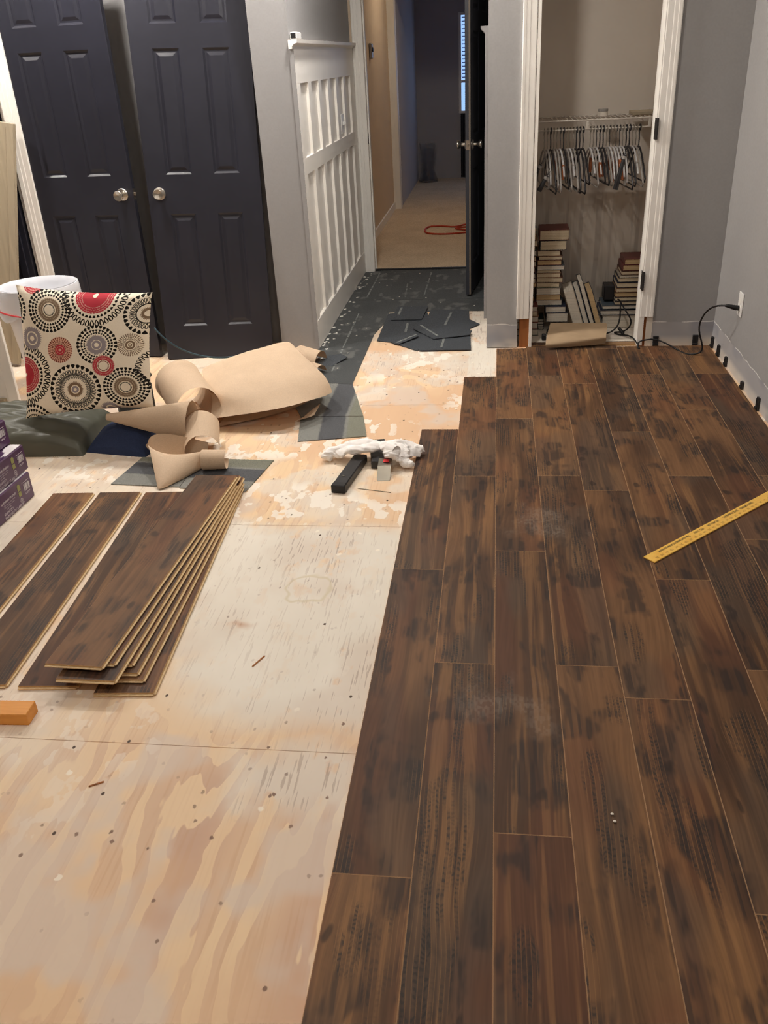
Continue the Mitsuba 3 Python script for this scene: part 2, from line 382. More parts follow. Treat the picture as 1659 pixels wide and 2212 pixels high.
# ------------------------------------------------------------------ the setting
ZS = -.008     # subfloor level; laid planks end at z = 0
struct('floor', box(-4.3, 1.4, -3.1, 6.9, -.10, -.028), 'mat_plywood', 'floor of the room, half bare plywood, half new dark planks', 'floor')
ys = [-3.1, -2.06, -.86, .34, 1.541, 2.681, 3.90, 5.12, 6.9]
xs = [-4.3, -3.5, -2.28, 1.3]
for a, b in zip(ys, ys[1:]):
    for d, e in zip(xs, xs[1:]):
        part('floor', 'plywood_sheet', box(d + .0005, e - .0005, a + .0007, b - .0007, -.027, ZS, .0006), 'mat_plywood')

def plank_mesh(w, v0, v1, idx, ch=.0013, th=.008, L=PL):
    """one board: u 0..w, v v0..v1 (its own lengthwise coordinate), z -th..0"""
    V, F, UV = [], [], []
    iu, iv = idx
    def quad(q):
        k = len(V)
        for p_ in q: V.append(p_); UV.append((p_[0] + 10 * iu, p_[1] + 10 * iv))
        F.append([k, k + 1, k + 2]); F.append([k, k + 2, k + 3])
    a, b, d = ch, .0007, th
    quad([(a, v0 + a, 0), (w - a, v0 + a, 0), (w - a, v1 - a, 0), (a, v1 - a, 0)])
    O = [(0, v0), (w, v0), (w, v1), (0, v1)]; I = [(a, v0 + a), (w - a, v0 + a), (w - a, v1 - a), (a, v1 - a)]
    for k in range(4):
        l = (k + 1) % 4
        quad([(*O[k], -b), (*O[l], -b), (*I[l], 0), (*I[k], 0)])
        quad([(*O[k], -d), (*O[l], -d), (*O[l], -b), (*O[k], -b)])
    quad([(0, v0, -d), (0, v1, -d), (w, v1, -d), (w, v0, -d)])
    return trimesh.Trimesh(np.array(V), np.array(F), process=False), np.array(UV)

X0 = -.3233
JO = [3.576, 4.285, 4.898, 4.291, 4.165, 4.739, 4.296, 3.805, 4.304]
TOP = [3.576, 4.285, 4.765, 4.805, 4.81, 4.81, 4.775, 4.775, 4.775]
for i in range(9):
    x = X0 + i * PW
    y1 = JO[i] + PL * math.ceil((TOP[i] - JO[i]) / PL - 1e-6)
    j = 0
    while y1 > -.9:
        y0 = y1 - PL; e = min(y1, TOP[i])
        m, uv = plank_mesh(PW, 0, e - y0, (i + 1, j + 1))
        m.apply_translation((x, y0, 0))
        part('floor', 'plank', m, 'mat_plank', uv=uv)
        y1 = y0; j += 1
part('floor', 'threshold_strip', box(.19, .80, 4.805, 4.86, ZS, .004, .002), 'mat_plank', uv=None)
# closet floor
struct('floor_closet', box(.02, 1.05, 4.86, 5.5, -.03, .0), 'mat_paper_white', 'pale floor inside the open closet', 'floor')

# asphalt shingles laid under the hall
def shingle(poly, z, m='mat_shingle', t=.004, uvdir=None):
    return prism(poly, z, z + t), m
zs = ZS
for k, (x0, x1) in enumerate([(-1.03, -.9025), (-.902, -.4955), (-.495, -.2825), (-.282, -.05)]):
    part('floor', 'shingle', prism([(x0, 5.93), (x1, 5.93), (x1, 6.87), (x0, 6.87)], zs, zs + .004 + .001 * (k % 2)), 'mat_shingle')
for x0, x1, y0, y1 in [(-1.03, -.7175, 5.606, 5.929), (-.717, -.4375, 5.606, 5.929), (-.437, -.0725, 5.606, 5.929), (-.072, -.05, 5.606, 5.929)]:
    part('floor', 'shingle', prism([(x0, y0), (x1, y0), (x1, y1), (x0, y1)], zs, zs + .004), 'mat_shingle')
part('floor', 'shingle', prism([(-1.03, 4.235), (-.735, 4.20), (-.735, 5.1), (-.70, 5.35), (-.70, 5.605), (-1.03, 5.605)], zs, zs + .004), 'mat_shingle')
def banded(poly, o, ang):
    m = prism(poly, zs, zs + .0045)
    d = np.array([math.cos(ang), math.sin(ang)]); uv = np.c_[(m.vertices[:, :2] - o) @ d, m.vertices[:, 2]]
    # one uv per vertex is enough: the bands run straight across
    part('floor', 'shingle', m, 'mat_shingle_banded', uv=uv)
banded([(-.868, 3.447), (-.566, 3.508), (-.612, 3.742), (-.915, 3.742)], (-.868, 3.447), .1)
banded([(-.917, 3.748), (-.614, 3.748), (-.733, 4.195), (-1.02, 4.23), (-1.02, 4.0)], (-.90, 3.75), .0)
banded([(-1.56, 3.005), (-1.26, 2.985), (-1.26, 3.26), (-1.525, 3.272)], (-1.56, 3.02), 1.45)
banded([(-1.257, 2.975), (-.975, 2.945), (-.93, 3.245), (-1.257, 3.258)], (-1.257, 2.98), 1.45)
for a, b in [((-.904, 6.78), (-.904, 6.02)), ((-.90, 5.58), (-.877, 4.40)), ((-.497, 6.77), (-.499, 6.0)), ((-.65, 6.4), (-.63, 6.0))]:
    a, b = np.array(a), np.array(b); d = (b - a) / np.linalg.norm(b - a); n_ = np.array([-d[1], d[0]]); L = np.linalg.norm(b - a); t = 0; ms = []
    while t < L:
        l = rng.uniform(.05, .13); p0, p1 = a + d * t, a + d * min(L, t + l); w = rng.uniform(.004, .007)
        ms.append(prism([p0 + n_ * w, p0 - n_ * w, p1 - n_ * w * .8, p1 + n_ * w * .8], zs + .0045, zs + .0054)); t += l + rng.uniform(.005, .03)
    part('floor', 'sealant_dash', cat_(ms), 'mat_sealant', kind='stuff')
# loose shingles on top
def loose(poly, z, tilt, label, m='mat_shingle_dark', seal=()):
    k = thing('asphalt_shingle', label, 'shingle', 'loose dark shingles at the hall entrance')
    ms = prism(poly, 0, .004); cxy = np.mean(np.array(poly), 0)
    ms.vertices[:, 2] += z + (ms.vertices[:, :2] - cxy) @ np.array(tilt)
    part(k, 'sheet', ms, m)
    for a, b in seal:
        a, b = np.array(a), np.array(b); d = b - a; n_ = np.array([-d[1], d[0]]) / np.linalg.norm(d) * .007
        q = prism([a + n_, a - n_, b - n_, b + n_], .0042, .005); q.vertices[:, 2] += z + (q.vertices[:, :2] - cxy) @ np.array(tilt)
        part(k, 'sealant_line', q, 'mat_sealant')
loose([(-.70, 4.96), (-.62, 4.93), (-.44, 4.75), (-.36, 5.05), (-.45, 5.62), (-.70, 5.56)], ZS + .002, (0, 0), 'wide dark shingle at the left of the loose pile', seal=[((-.55, 5.33), (-.545, 5.12))])
loose([(-.43, 4.742), (-.135, 4.748), (-.172, 5.60), (-.42, 5.62), (-.455, 5.2)], ZS + .007, (0, 0), 'big dark shingle at the right of the loose pile, beside the white subfloor', seal=[((-.285, 5.54), (-.31, 5.25)), ((-.30, 4.97), (-.306, 4.80))])
loose([(-.662, 5.385), (-.465, 5.39), (-.445, 5.69), (-.65, 5.69)], ZS + .012, (0, .02), 'small square shingle at the back of the loose pile', seal=[((-.62, 5.66), (-.625, 5.5))])
loose([(-.50, 5.17), (-.47, 5.29), (-.40, 5.25), (-.29, 5.02), (-.137, 5.09), (-.15, 5.0), (-.36, 4.94)], ZS + .014, (.02, 0), 'bent torn shingle lying on top of the loose pile', seal=[((-.46, 5.24), (-.34, 5.0))])
loose([(-.60, 4.89), (-.56, 4.86), (-.455, 5.0), (-.49, 5.10)], ZS + .012, (0, .03), 'narrow shingle strip across the loose pile', seal=[((-.575, 4.885), (-.47, 5.03))])
loose([(-.178, 5.41), (-.095, 5.275), (-.165, 5.17)], ZS + .004, (0, 0), 'small pointed shingle scrap sticking out over the white subfloor', 'mat_shingle_dark')
loose([(-.955, 4.47), (-.90, 4.48), (-.825, 4.615), (-.87, 4.66), (-.945, 4.64)], ZS + .008, (.02, .1), 'loose dark shingle beside the white baseboard, under the brown paper', 'mat_shingle_dark')

# carpet beyond
struct('floor_hall', box(-1.3, 1.4, 6.87, 12.6, -.05, .006), 'mat_carpet', 'beige carpet of the hallway beyond the shingled floor', 'carpet')
struct('ceiling', box(-4.3, 1.4, -3.1, 12.7, CEIL, CEIL + .1), 'mat_ceiling', 'white ceiling over the room and hall', 'ceiling')

XR, YB = 1.187, 4.795
struct('wall_right', box(XR, XR + .1, -3.1, 5.6, -.03, CEIL), 'mat_wall', 'grey wall on the right with the baseboard taken off', 'wall')
wb = cat_([box(-.048, .123, YB, 4.90, ZS + .004, CEIL), box(.85, XR, YB, 4.90, ZS, CEIL), box(.123, .85, YB, 4.90, 2.08, CEIL)])
struct('wall_back', wb, 'mat_wall', 'grey wall around the closet opening', 'wall')
part('wall_back', 'stud', box(.135, .188, 4.81, 4.89, ZS, 2.1), 'mat_stud', label='bare brown stud beside the closet jamb')
part('wall_back', 'stud', box(.815, .835, 4.805, 4.89, ZS, 2.1), 'mat_stud')
part('wall_back', 'drywall_edge', box(.827, .86, 4.793, 4.80, ZS, .2), 'mat_paper_white')
struct('wall_closet', cat_([box(-.03, .06, 4.90, 5.5, -.03, CEIL), box(-.03, 1.2, 5.42, 5.5, -.03, CEIL), box(1.0, 1.1, 4.9, 5.5, -.03, CEIL)]), 'mat_closet_wall', 'taupe back wall of the open closet', 'wall')
# closet casings with a stepped colonial profile, cut off above the floor
def casing(x_in, x_out, y, z0, z1):
    s = 1 if x_out > x_in else -1; w = abs(x_out - x_in)
    pr = [(0, 0), (0, -.010), (.004, -.0125), (.030, -.0135), (.034, -.0155), (.050, -.0165), (.054, -.0185), (w - .004, -.0195), (w, -.017), (w, 0)]
    return extr([(x_in + s * a, y + b) for a, b in pr] if s > 0 else [(x_in + s * a, y + b) for a, b in pr][::-1], 'z', z0, z1)
struct('trim_1', casing(.186, .117, YB, .163, 2.15), 'mat_white', 'white door casing left of the closet, cut short above the floor', 'trim')
part('trim_1', 'jamb', box(.188, .205, 4.785, 4.91, .0, 2.08, .001), 'mat_white')
part('trim_1', 'strike_plate', box(.205, .2065, 4.83, 4.855, .92, .99), 'mat_black_metal', label='dark strike plate')
struct('trim_2', casing(.787, .858, YB, .163, 2.15), 'mat_white', 'white door casing right of the closet, cut short above the floor', 'trim')
part('trim_2', 'jamb', box(.782, .812, 4.785, 4.91, .0, 2.08, .001), 'mat_white')
for z in (.31, 1.06, 1.82):
    h = cat_([tube([(.786, 4.772, z), (.786, 4.772, z + .098)], .0065, 10), box(.7795, .782, 4.772, 4.81, z, z + .098)])
    part('trim_2', 'hinge', h, 'mat_black_metal', label='black hinge')
struct('trim_3', box(.11, .865, 4.775, YB, 2.08, 2.15), 'mat_white', 'white head casing over the closet', 'trim')

# grey corner wall between the navy door and the wainscot, header over the cupboard doors
struct('wall_corner', cat_([box(-1.246, -1.045, 4.82, 4.92, ZS, CEIL), box(-4.3, -2.62, 4.82, 4.92, ZS, CEIL)]), 'mat_wall_plain', 'grey wall between the right navy door and the white wainscot', 'wall')
struct('wall_cupboard', cat_([box(-2.72, -1.1, 4.965, 5.05, -.03, CEIL), box(-1.2, -1.1, 4.92, 4.97, -.03, CEIL), box(-2.72, -2.62, 4.92, 4.97, -.03, CEIL)]), 'mat_wall_plain', 'grey wall seen in the gap between the two navy doors', 'wall')
# wainscot wall on the left of the hall
XW = -1.045
struct('wall_hall_left', box(XW - .1, XW, 4.92, 6.95, ZS, CEIL), 'mat_wall_plain', 'left wall of the hall entrance with white panelling', 'wall')
H = 'wall_hall_left'
part(H, 'panel_board', box(XW, XW + .003, 4.83, 6.83, ZS, 1.57), 'mat_white')
part(H, 'baseboard', box(XW, XW + .022, 4.815, 6.82, ZS + .004, .157, .002), 'mat_white')
part(H, 'painted_end', box(XW, XW + .0225, 4.811, 4.8145, ZS + .004, 1.592), 'mat_wall_plain', label='grey painted end of the panelling')
part(H, 'corner_block', box(-1.05, XW + .001, 4.818, 4.93, ZS, CEIL), 'mat_wall_plain')
for z0, z1 in [(.945, 1.03), (1.392, 1.565)]:
    part(H, 'rail', box(XW, XW + .019, 4.82, 6.83, z0, z1, .001), 'mat_white')
yst = [(4.82, 4.925)] + [(5.135 + .3 * k, 5.22 + .3 * k) for k in range(5)] + [(6.64, 6.83)]
for a, b in yst:
    for z0, z1 in [(.157, .945), (1.03, 1.392)]:
        part(H, 'stile', box(XW, XW + .019, a, b, z0, z1, .0008), 'mat_white')
part(H, 'plate_rail', extr([(XW, 1.55), (XW + .017, 1.55), (XW + .019, 1.562), (XW + .03, 1.572), (XW + .045, 1.576), (XW + .047, 1.592), (XW, 1.592)], 'y', 4.80, 6.83), 'mat_white', label='white plate rail along the top of the panelling')
k = thing('light_switch', 'white switch plate in the fifth upper panel of the wainscot', 'switch')
part(k, 'plate', box(XW + .003, XW + .009, 6.22, 6.34, 1.05, 1.17, .002), 'mat_white_gloss')
for y_ in (6.25, 6.30): part(k, 'toggle', box(XW + .009, XW + .018, y_, y_ + .012, 1.10, 1.122, .002), 'mat_white_gloss')
k = thing('sensor_box', 'small white box lying on the near end of the plate rail', 'box')
part(k, 'body', box(-1.035, -1.0, 4.81, 4.93, 1.5925, 1.625, .005), 'mat_white_gloss')
part(k, 'end_cap', box(-1.03, -1.005, 4.805, 4.81, 1.597, 1.62, .001), 'mat_black_plastic')
# right wall of the hall with the same panelling, its end painted grey
struct('wall_hall_right', box(-.048, .05, 4.90, 6.95, ZS, CEIL), 'mat_wall_plain', 'right wall of the hall entrance behind the grey pier', 'wall')
part('wall_hall_right', 'panel_end', box(-.064, -.048, YB + .001, 6.83, .165, 1.56, .001), 'mat_wall_plain')
part('wall_hall_right', 'plate_rail', extr([(-.048, 1.54), (-.048, 1.6), (-.086, 1.6), (-.085, 1.588), (-.07, 1.578), (-.062, 1.56), (-.062, 1.54)], 'y', YB + .001, 6.83), 'mat_wall_plain')
# hall doorway
struct('wall_hall_end', cat_([box(-.075, 1.3, 6.85, 6.95, ZS, CEIL), box(-1.2, .1, 6.85, 6.95, 2.07, CEIL), box(-1.2, -.98, 6.85, 6.95, ZS, CEIL)]), 'mat_beige', 'end wall of the hall entrance with its doorway', 'wall')
def casing_y(x_in, x_out, y, z0, z1): return casing(x_in, x_out, y, z0, z1)
struct('trim_4', casing(-.955, -1.026, 6.85, ZS, 2.15), 'mat_white', 'white door casing at the far end of the wainscot', 'trim')
part('trim_4', 'jamb', box(-.98, -.95, 6.835, 6.97, ZS, 2.07, .001), 'mat_white')
part('trim_4', 'stop', box(-.95, -.94, 6.88, 6.92, ZS, 2.07, .001), 'mat_white')
part('trim_4', 'strike_plate', box(-.95, -.9485, 6.845, 6.87, .93, 1.0), 'mat_black_metal', label='dark strike plate')
struct('trim_5', cat_([box(-.10, -.075, 6.835, 6.97, ZS, 2.07), box(-1.03, -.05, 6.835, 6.97, 2.07, 2.1)]), 'mat_white', 'white jamb and head of the hall doorway', 'trim')
part('floor_hall', 'carpet_edge', box(-.95, -.08, 6.862, 6.885, -.006, .009, .003), 'mat_black_plastic', label='dark frayed edge of the carpet')
# hallway beyond
XH = -1.12
struct('wall_passage', box(XH - .1, XH, 6.95, 9.92, -.03, CEIL), 'mat_beige', 'beige wall along the left of the hallway beyond', 'wall')
struct('baseboard_passage', box(XH, XH + .014, 6.95, 9.90, .004, .085, .003), 'mat_white', 'white baseboard at the foot of the beige wall', 'baseboard')
struct('trim_6', casing(-1.055, -1.15, 9.92, .005, 2.3), 'mat_white', 'cream door casing at the end of the beige wall', 'trim')
part('trim_6', 'jamb', box(-1.06, -1.045, 9.905, 10.06, .005, 2.3), 'mat_white')
struct('wall_passage_end', cat_([box(-1.5, -1.06, 9.92, 10.05, -.03, CEIL), box(-1.2, 1.3, 9.92, 10.05, 2.12, CEIL), box(.1, 1.3, 9.92, 10.05, -.03, CEIL)]), 'mat_beige', 'wall at the end of the hallway with the bedroom opening', 'wall')
struct('wall_passage_right', box(.35, .45, 6.95, 9.95, -.03, CEIL), 'mat_beige', 'right wall of the hallway, behind the open door', 'wall')
struct('wall_bedroom', cat_([box(-1.16, -1.055, 10.05, 12.6, -.03, CEIL), box(-1.1, -.50, 12.42, 12.5, -.03, CEIL), box(-.50, 1.1, 12.42, 12.5, -.03, .80), box(-.50, 1.1, 12.42, 12.5, 1.95, CEIL), box(1.1, 1.3, 12.42, 12.5, -.03, CEIL), box(1.2, 1.3, 10.05, 12.5, -.03, CEIL)]), 'mat_bluewall', 'grey walls of the dusky bedroom at the far end', 'wall')
struct('window_1', cat_([box(-.50, -.47, 12.41, 12.48, .80, 1.95), box(1.07, 1.1, 12.41, 12.48, .80, 1.95), box(-.5, 1.1, 12.41, 12.48, .80, .83), box(-.5, 1.1, 12.41, 12.48, 1.92, 1.95), box(-.5, 1.1, 12.43, 12.47, 1.16, 1.19)]), 'mat_white', 'bedroom window glowing blue with dusk', 'window')
pane = trimesh.Trimesh([(-.47, 12.475, .83), (1.07, 12.475, .83), (1.07, 12.475, 1.92), (-.47, 12.475, 1.92)], [[0, 1, 2], [0, 2, 3]], process=False)  # glowing width out of sight behind the open door is added to brighten the bedroom
part('window_1', 'pane', pane, 'mat_glass', emitter={'type': 'area', 'radiance': {'type': 'rgb', 'value': WINDOW_L}})
for i in range(18):
    z = 1.18 + i * .042
    s = box(-.46, 1.06, -.012, .012, -.0008, .0008); s = xf(s, trimesh.transformations.rotation_matrix(math.radians(28), [1, 0, 0])); part('window_1', 'blind_slat', move(s, 0, 12.435, z), 'mat_slat')
k = thing('dark_curtain', 'dark strip of curtain under and beside the blue window', 'curtain')
P = np.array([[(-.478 + .45 * u, 12.385 + .012 * math.sin(u * 40), z) for u in np.linspace(0, 1, 40)] for z in np.linspace(.02, .80, 6)])
part(k, 'cloth', grid(P), 'mat_black_plastic', smooth=True)
# unseen walls that close the room
struct('wall_left', box(-4.3, -4.2, -3.1, 4.9, -.03, CEIL), 'mat_wall_plain', 'left wall of the room, outside the frame', 'wall')
struct('wall_front', box(-4.3, 1.3, -3.1, -3.0, -.03, CEIL), 'mat_wall_plain', 'wall behind the camera', 'wall')

# ------------------------------------------------------------------ ceiling lights
def can(x, y, s, col, where):
    k = thing('recessed_light', 'round recessed ceiling light ' + where, 'light')
    ring = lathe([(.066, 0), (.085, 0), (.085, -.006), (.070, -.009), (.066, 0)], 28); part(k, 'trim_ring', move(ring, x, y, CEIL), 'mat_white_gloss')
    d = lathe([(.0655, -.004), (.063, -.016), (.054, -.027), (.038, -.035), (.018, -.039), (0, -.040)][::-1], 24); d.apply_translation((x, y, CEIL))
    if d.face_normals[:, 2].mean() > 0: d.invert()
    part(k, 'lens', d, 'mat_white', emitter={'type': 'area', 'radiance': {'type': 'rgb', 'value': [float(v) for v in np.array(col) * CAN_L * s]}})
W8 = ['in front of the closet', 'before the wainscot', 'before the navy doors', 'in the left corner', 'over the bare plywood', 'over the plank stack', 'added as fill behind the camera', 'behind the camera on the left']
for (x, y, s), w in zip(CANS, W8): can(x, y, s, CAN_COL, w)
for x, y, s, col in HALL_CANS: can(x, y, s, col, 'over the hallway carpet')

# ------------------------------------------------------------------ six-panel doors
def frustum(x0, x1, z0, z1, y0, y1, s0, s1):
    """hull between rectangle inset s0 at y0 and inset s1 at y1"""
    P = []
    for y, s in ((y0, s0), (y1, s1)):
        P += [(x0 + s, y, z0 + s), (x1 - s, y, z0 + s), (x1 - s, y, z1 - s), (x0 + s, y, z1 - s)]
    return trimesh.convex.convex_hull(np.array(P))
def man(m): return m3.Manifold(m3.Mesh(np.asarray(m.vertices, np.float32), np.asarray(m.faces, np.uint32)))
def unman(m):
    q = m.to_mesh(); return trimesh.Trimesh(q.vert_properties[:, :3], q.tri_verts, process=False)
def panel_rects(W):
    s = .108 * W / .61 if W < .7 else .115
    w = (W - 2 * s - .118) / 2
    X = [(s, s + w), (W - s - w, W - s)]
    return [(a, b, z0, z1) for a, b in X for z0, z1 in ((.19, .80), (1.0, 1.60), (1.71, 1.94))]
def knob_mesh(off):
    return lathe([(0, .008), (.012, .008), (.0115, .026), (.0135, .036), (.021, .044), (.0265, .052), (.0265, .058), (.024, .061), (.008, .057), (0, .056)], 32)
ROS = lathe([(0, 0), (.0325, 0), (.0325, .004), (.028, .009), (.0115, .012), (0, .012)], 32)
KN = frame((0, 0, 0), (1, 0, 0), (0, 0, 1), (0, -1, 0))      # lathe axis z -> -y
def door(key, M, W, Hh, knob_x, knob_z, both=False, latch=None, paint='mat_navy'):
    body = man(box(0, W, 0, .035, 0, Hh, .0015))
    rects = panel_rects(W)
    for r in rects:
        body = body - man(frustum(*r, -.0002, .009, 0, .011))
        if both: body = body - man(frustum(*r, .0352, .026, 0, .011))
    part(key, 'slab', xf(unman(body), M), paint)
    for r in rects:
        part(key, 'panel', xf(frustum(*r, .009, .003, .019, .036), M), paint)
        if both: part(key, 'panel', xf(frustum(*r, .026, .032, .019, .036), M), paint)
    part(key, 'knob', xf(move(xf(knob_mesh(0), KN), knob_x, -.0002, knob_z), M), 'mat_nickel', smooth=35, label='brushed metal knob')
    part(key + '__knob', 'rosette', xf(move(xf(ROS, KN), knob_x, -.0002, knob_z), M), 'mat_nickel', smooth=35)
    if both:
        m = xf(xf(knob_mesh(0), KN), frame((0, .0352, 0), (-1, 0, 0), (0, -1, 0), (0, 0, 1))); kk = part(key, 'knob', xf(move(m, knob_x, 0, knob_z), M), 'mat_nickel', smooth=35, label='brushed metal knob')
        m = xf(xf(ROS, KN), frame((0, .0352, 0), (-1, 0, 0), (0, -1, 0), (0, 0, 1))); part(kk, 'rosette', xf(move(m, knob_x, 0, knob_z), M), 'mat_nickel', smooth=35)
    if latch is not None:
        e, sgn = latch
        l = cat_([box(e, e + sgn * .0015, .006, .029, knob_z - .028, knob_z + .028), box(e, e + sgn * .011, .012, .023, knob_z - .008, knob_z + .008, .001)])
        part(key, 'latch', xf(l, M), 'mat_nickel', label='metal latch plate')
def rigid(o, yaw, lean=0, side=0):
    a = np.array([math.cos(yaw), math.sin(yaw), 0]); u = np.array([math.sin(side), math.sin(lean), 1.0]); u /= np.linalg.norm(u)
    a = a - u * (a @ u); a /= np.linalg.norm(a); return frame(o, a, np.cross(u, a), u)
a_ = .1873
k = thing('door_1', 'right navy six-panel door, beside the grey wall and the wainscot', 'door', kind='structure')
door(k, rigid((-1.2886 - .61 * math.cos(a_), 4.7564 - .61 * math.sin(a_), ZS + .006), a_, .0801, .018), .61, 2.02, .062, .905)
k = thing('door_2', 'left navy six-panel door, beside the white casing', 'door', kind='structure')
door(k, rigid((-2.562, 4.735, ZS + .01), -.06, 0, 0.004), .61, 2.02, .55, .905, latch=(.61, 1))
k = thing('door_3', 'open navy door seen edge-on in the hall', 'door', kind='structure')
ya = math.atan2(.87, .105)
M3 = rigid((-.168, 5.972, .012), ya)
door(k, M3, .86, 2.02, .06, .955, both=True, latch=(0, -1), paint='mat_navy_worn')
part(k, 'edge_strip', xf(box(-.0006, .0004, .001, .012, .0, 2.02), M3), 'mat_door_edge', label='worn bare edge of the door')
# white casing at the left of the left door
struct('trim_7', casing(-2.515, -2.595, 4.735, .02, 2.1), 'mat_white', 'white casing board left of the left navy door', 'trim')
part('trim_7', 'jamb', box(-2.62, -2.57, 4.74, 4.90, .0, 2.1), 'mat_white')
k = thing('leaning_board', 'tan wooden board leaning at the left edge of the picture', 'board')
Mb = frame((-3.16, 4.56, ZS + .09), (math.cos(.19), 0, -math.sin(.19)), (0, 1, 0), (math.sin(.19), 0, math.cos(.19))) @ trimesh.transformations.rotation_matrix(math.radians(-5), [1, 0, 0])
part(k, 'board', xf(box(0, .40, 0, .02, .0, 1.3, .002), Mb), 'mat_tan_wood')
part(k, 'edge_batten', xf(box(.36, .40, -.012, 0, .0, 1.3, .002), Mb), 'mat_tan_wood')
k = thing('gap_dark_slab', 'dark navy slab added to darken the gap between the tan board and the white casing', 'panel')
part(k, 'slab', box(-3.3, -2.63, 4.72, 4.755, ZS, 2.0, .002), 'mat_navy')  # added slab, makes the shaded gap beside the casing read dark
part(k, 'batten', box(-2.70, -2.66, 4.708, 4.72, ZS, 2.0, .002), 'mat_navy')
k = thing('white_cabinet', 'white panelled cabinet side at the left edge, beside the bin', 'cabinet')
part(k, 'stile', box(-2.455, -2.40, 3.865, 3.885, .02, .50, .002), 'mat_white')
part(k, 'side_panel', box(-2.80, -2.455, 3.875, 3.89, .02, .50, .002), 'mat_white')
part(k, 'top', box(-2.82, -2.46, 3.88, 3.98, .50, .515, .003), 'mat_white')
part(k, 'base', box(-2.80, -2.47, 3.85, 3.95, ZS, .05, .003), 'mat_tan_wood', label='bare tan wooden base')

# ------------------------------------------------------------------ bin with its bag
bx, by, br, bh = -2.34, 4.2, .195, .555
k = thing('trash_bin', 'white plastic bin with a white bag over its rim, behind the cushion', 'bin')
prof = [(0, .0), (.135, 0), (.14, .01), (br - .008, bh - .03), (br - .006, bh - .022), (br + .002, bh - .018), (br + .004, bh - .004), (br, bh), (br - .006, bh - .004), (br - .012, bh - .03), (.13, .012), (0, .012)]
part(k, 'body', move(lathe(prof, 48), bx, by, ZS), 'mat_bin', smooth=30)
th = np.linspace(0, 2 * math.pi, 73)[:-1]
rows = []
for r, z in [(br - .075, bh - .20), (br - .03, bh - .12), (br - .018, bh - .03), (br - .004, bh + .004), (br + .006, bh + .002), (br + .009, bh - .03), (br + .012, bh - .09), (br + .018, bh - .13)]:
    wob = np.array([meshkit.fbm(np.array([math.cos(t) * 3, math.sin(t) * 3, z * 6]), 3) - .5 for t in th])
    zz = np.array([meshkit.noise(np.array([math.cos(t) * 2 + 5, math.sin(t) * 2, 1.0])) - .5 for t in th])
    amp = 0 if z > bh - .01 else .018
    rr = r + wob * amp; rows.append(np.stack([bx + rr * np.cos(th), by + rr * np.sin(th), ZS + z + zz * (.05 if z < bh - .1 and r > br else 0)], -1))
part(k, 'bag', grid(np.array(rows), True), 'mat_bag_film', smooth=True, label='white bag liner folded over the rim')
part(k + '__bag', 'drawstring', tube([(bx + (br + .014) * math.cos(t), by + (br + .014) * math.sin(t), ZS + bh - .115 + .012 * math.sin(2 * t)) for t in np.linspace(0, 2 * math.pi, 60)], .004, 8), 'mat_red', smooth=True, label='red drawstring')

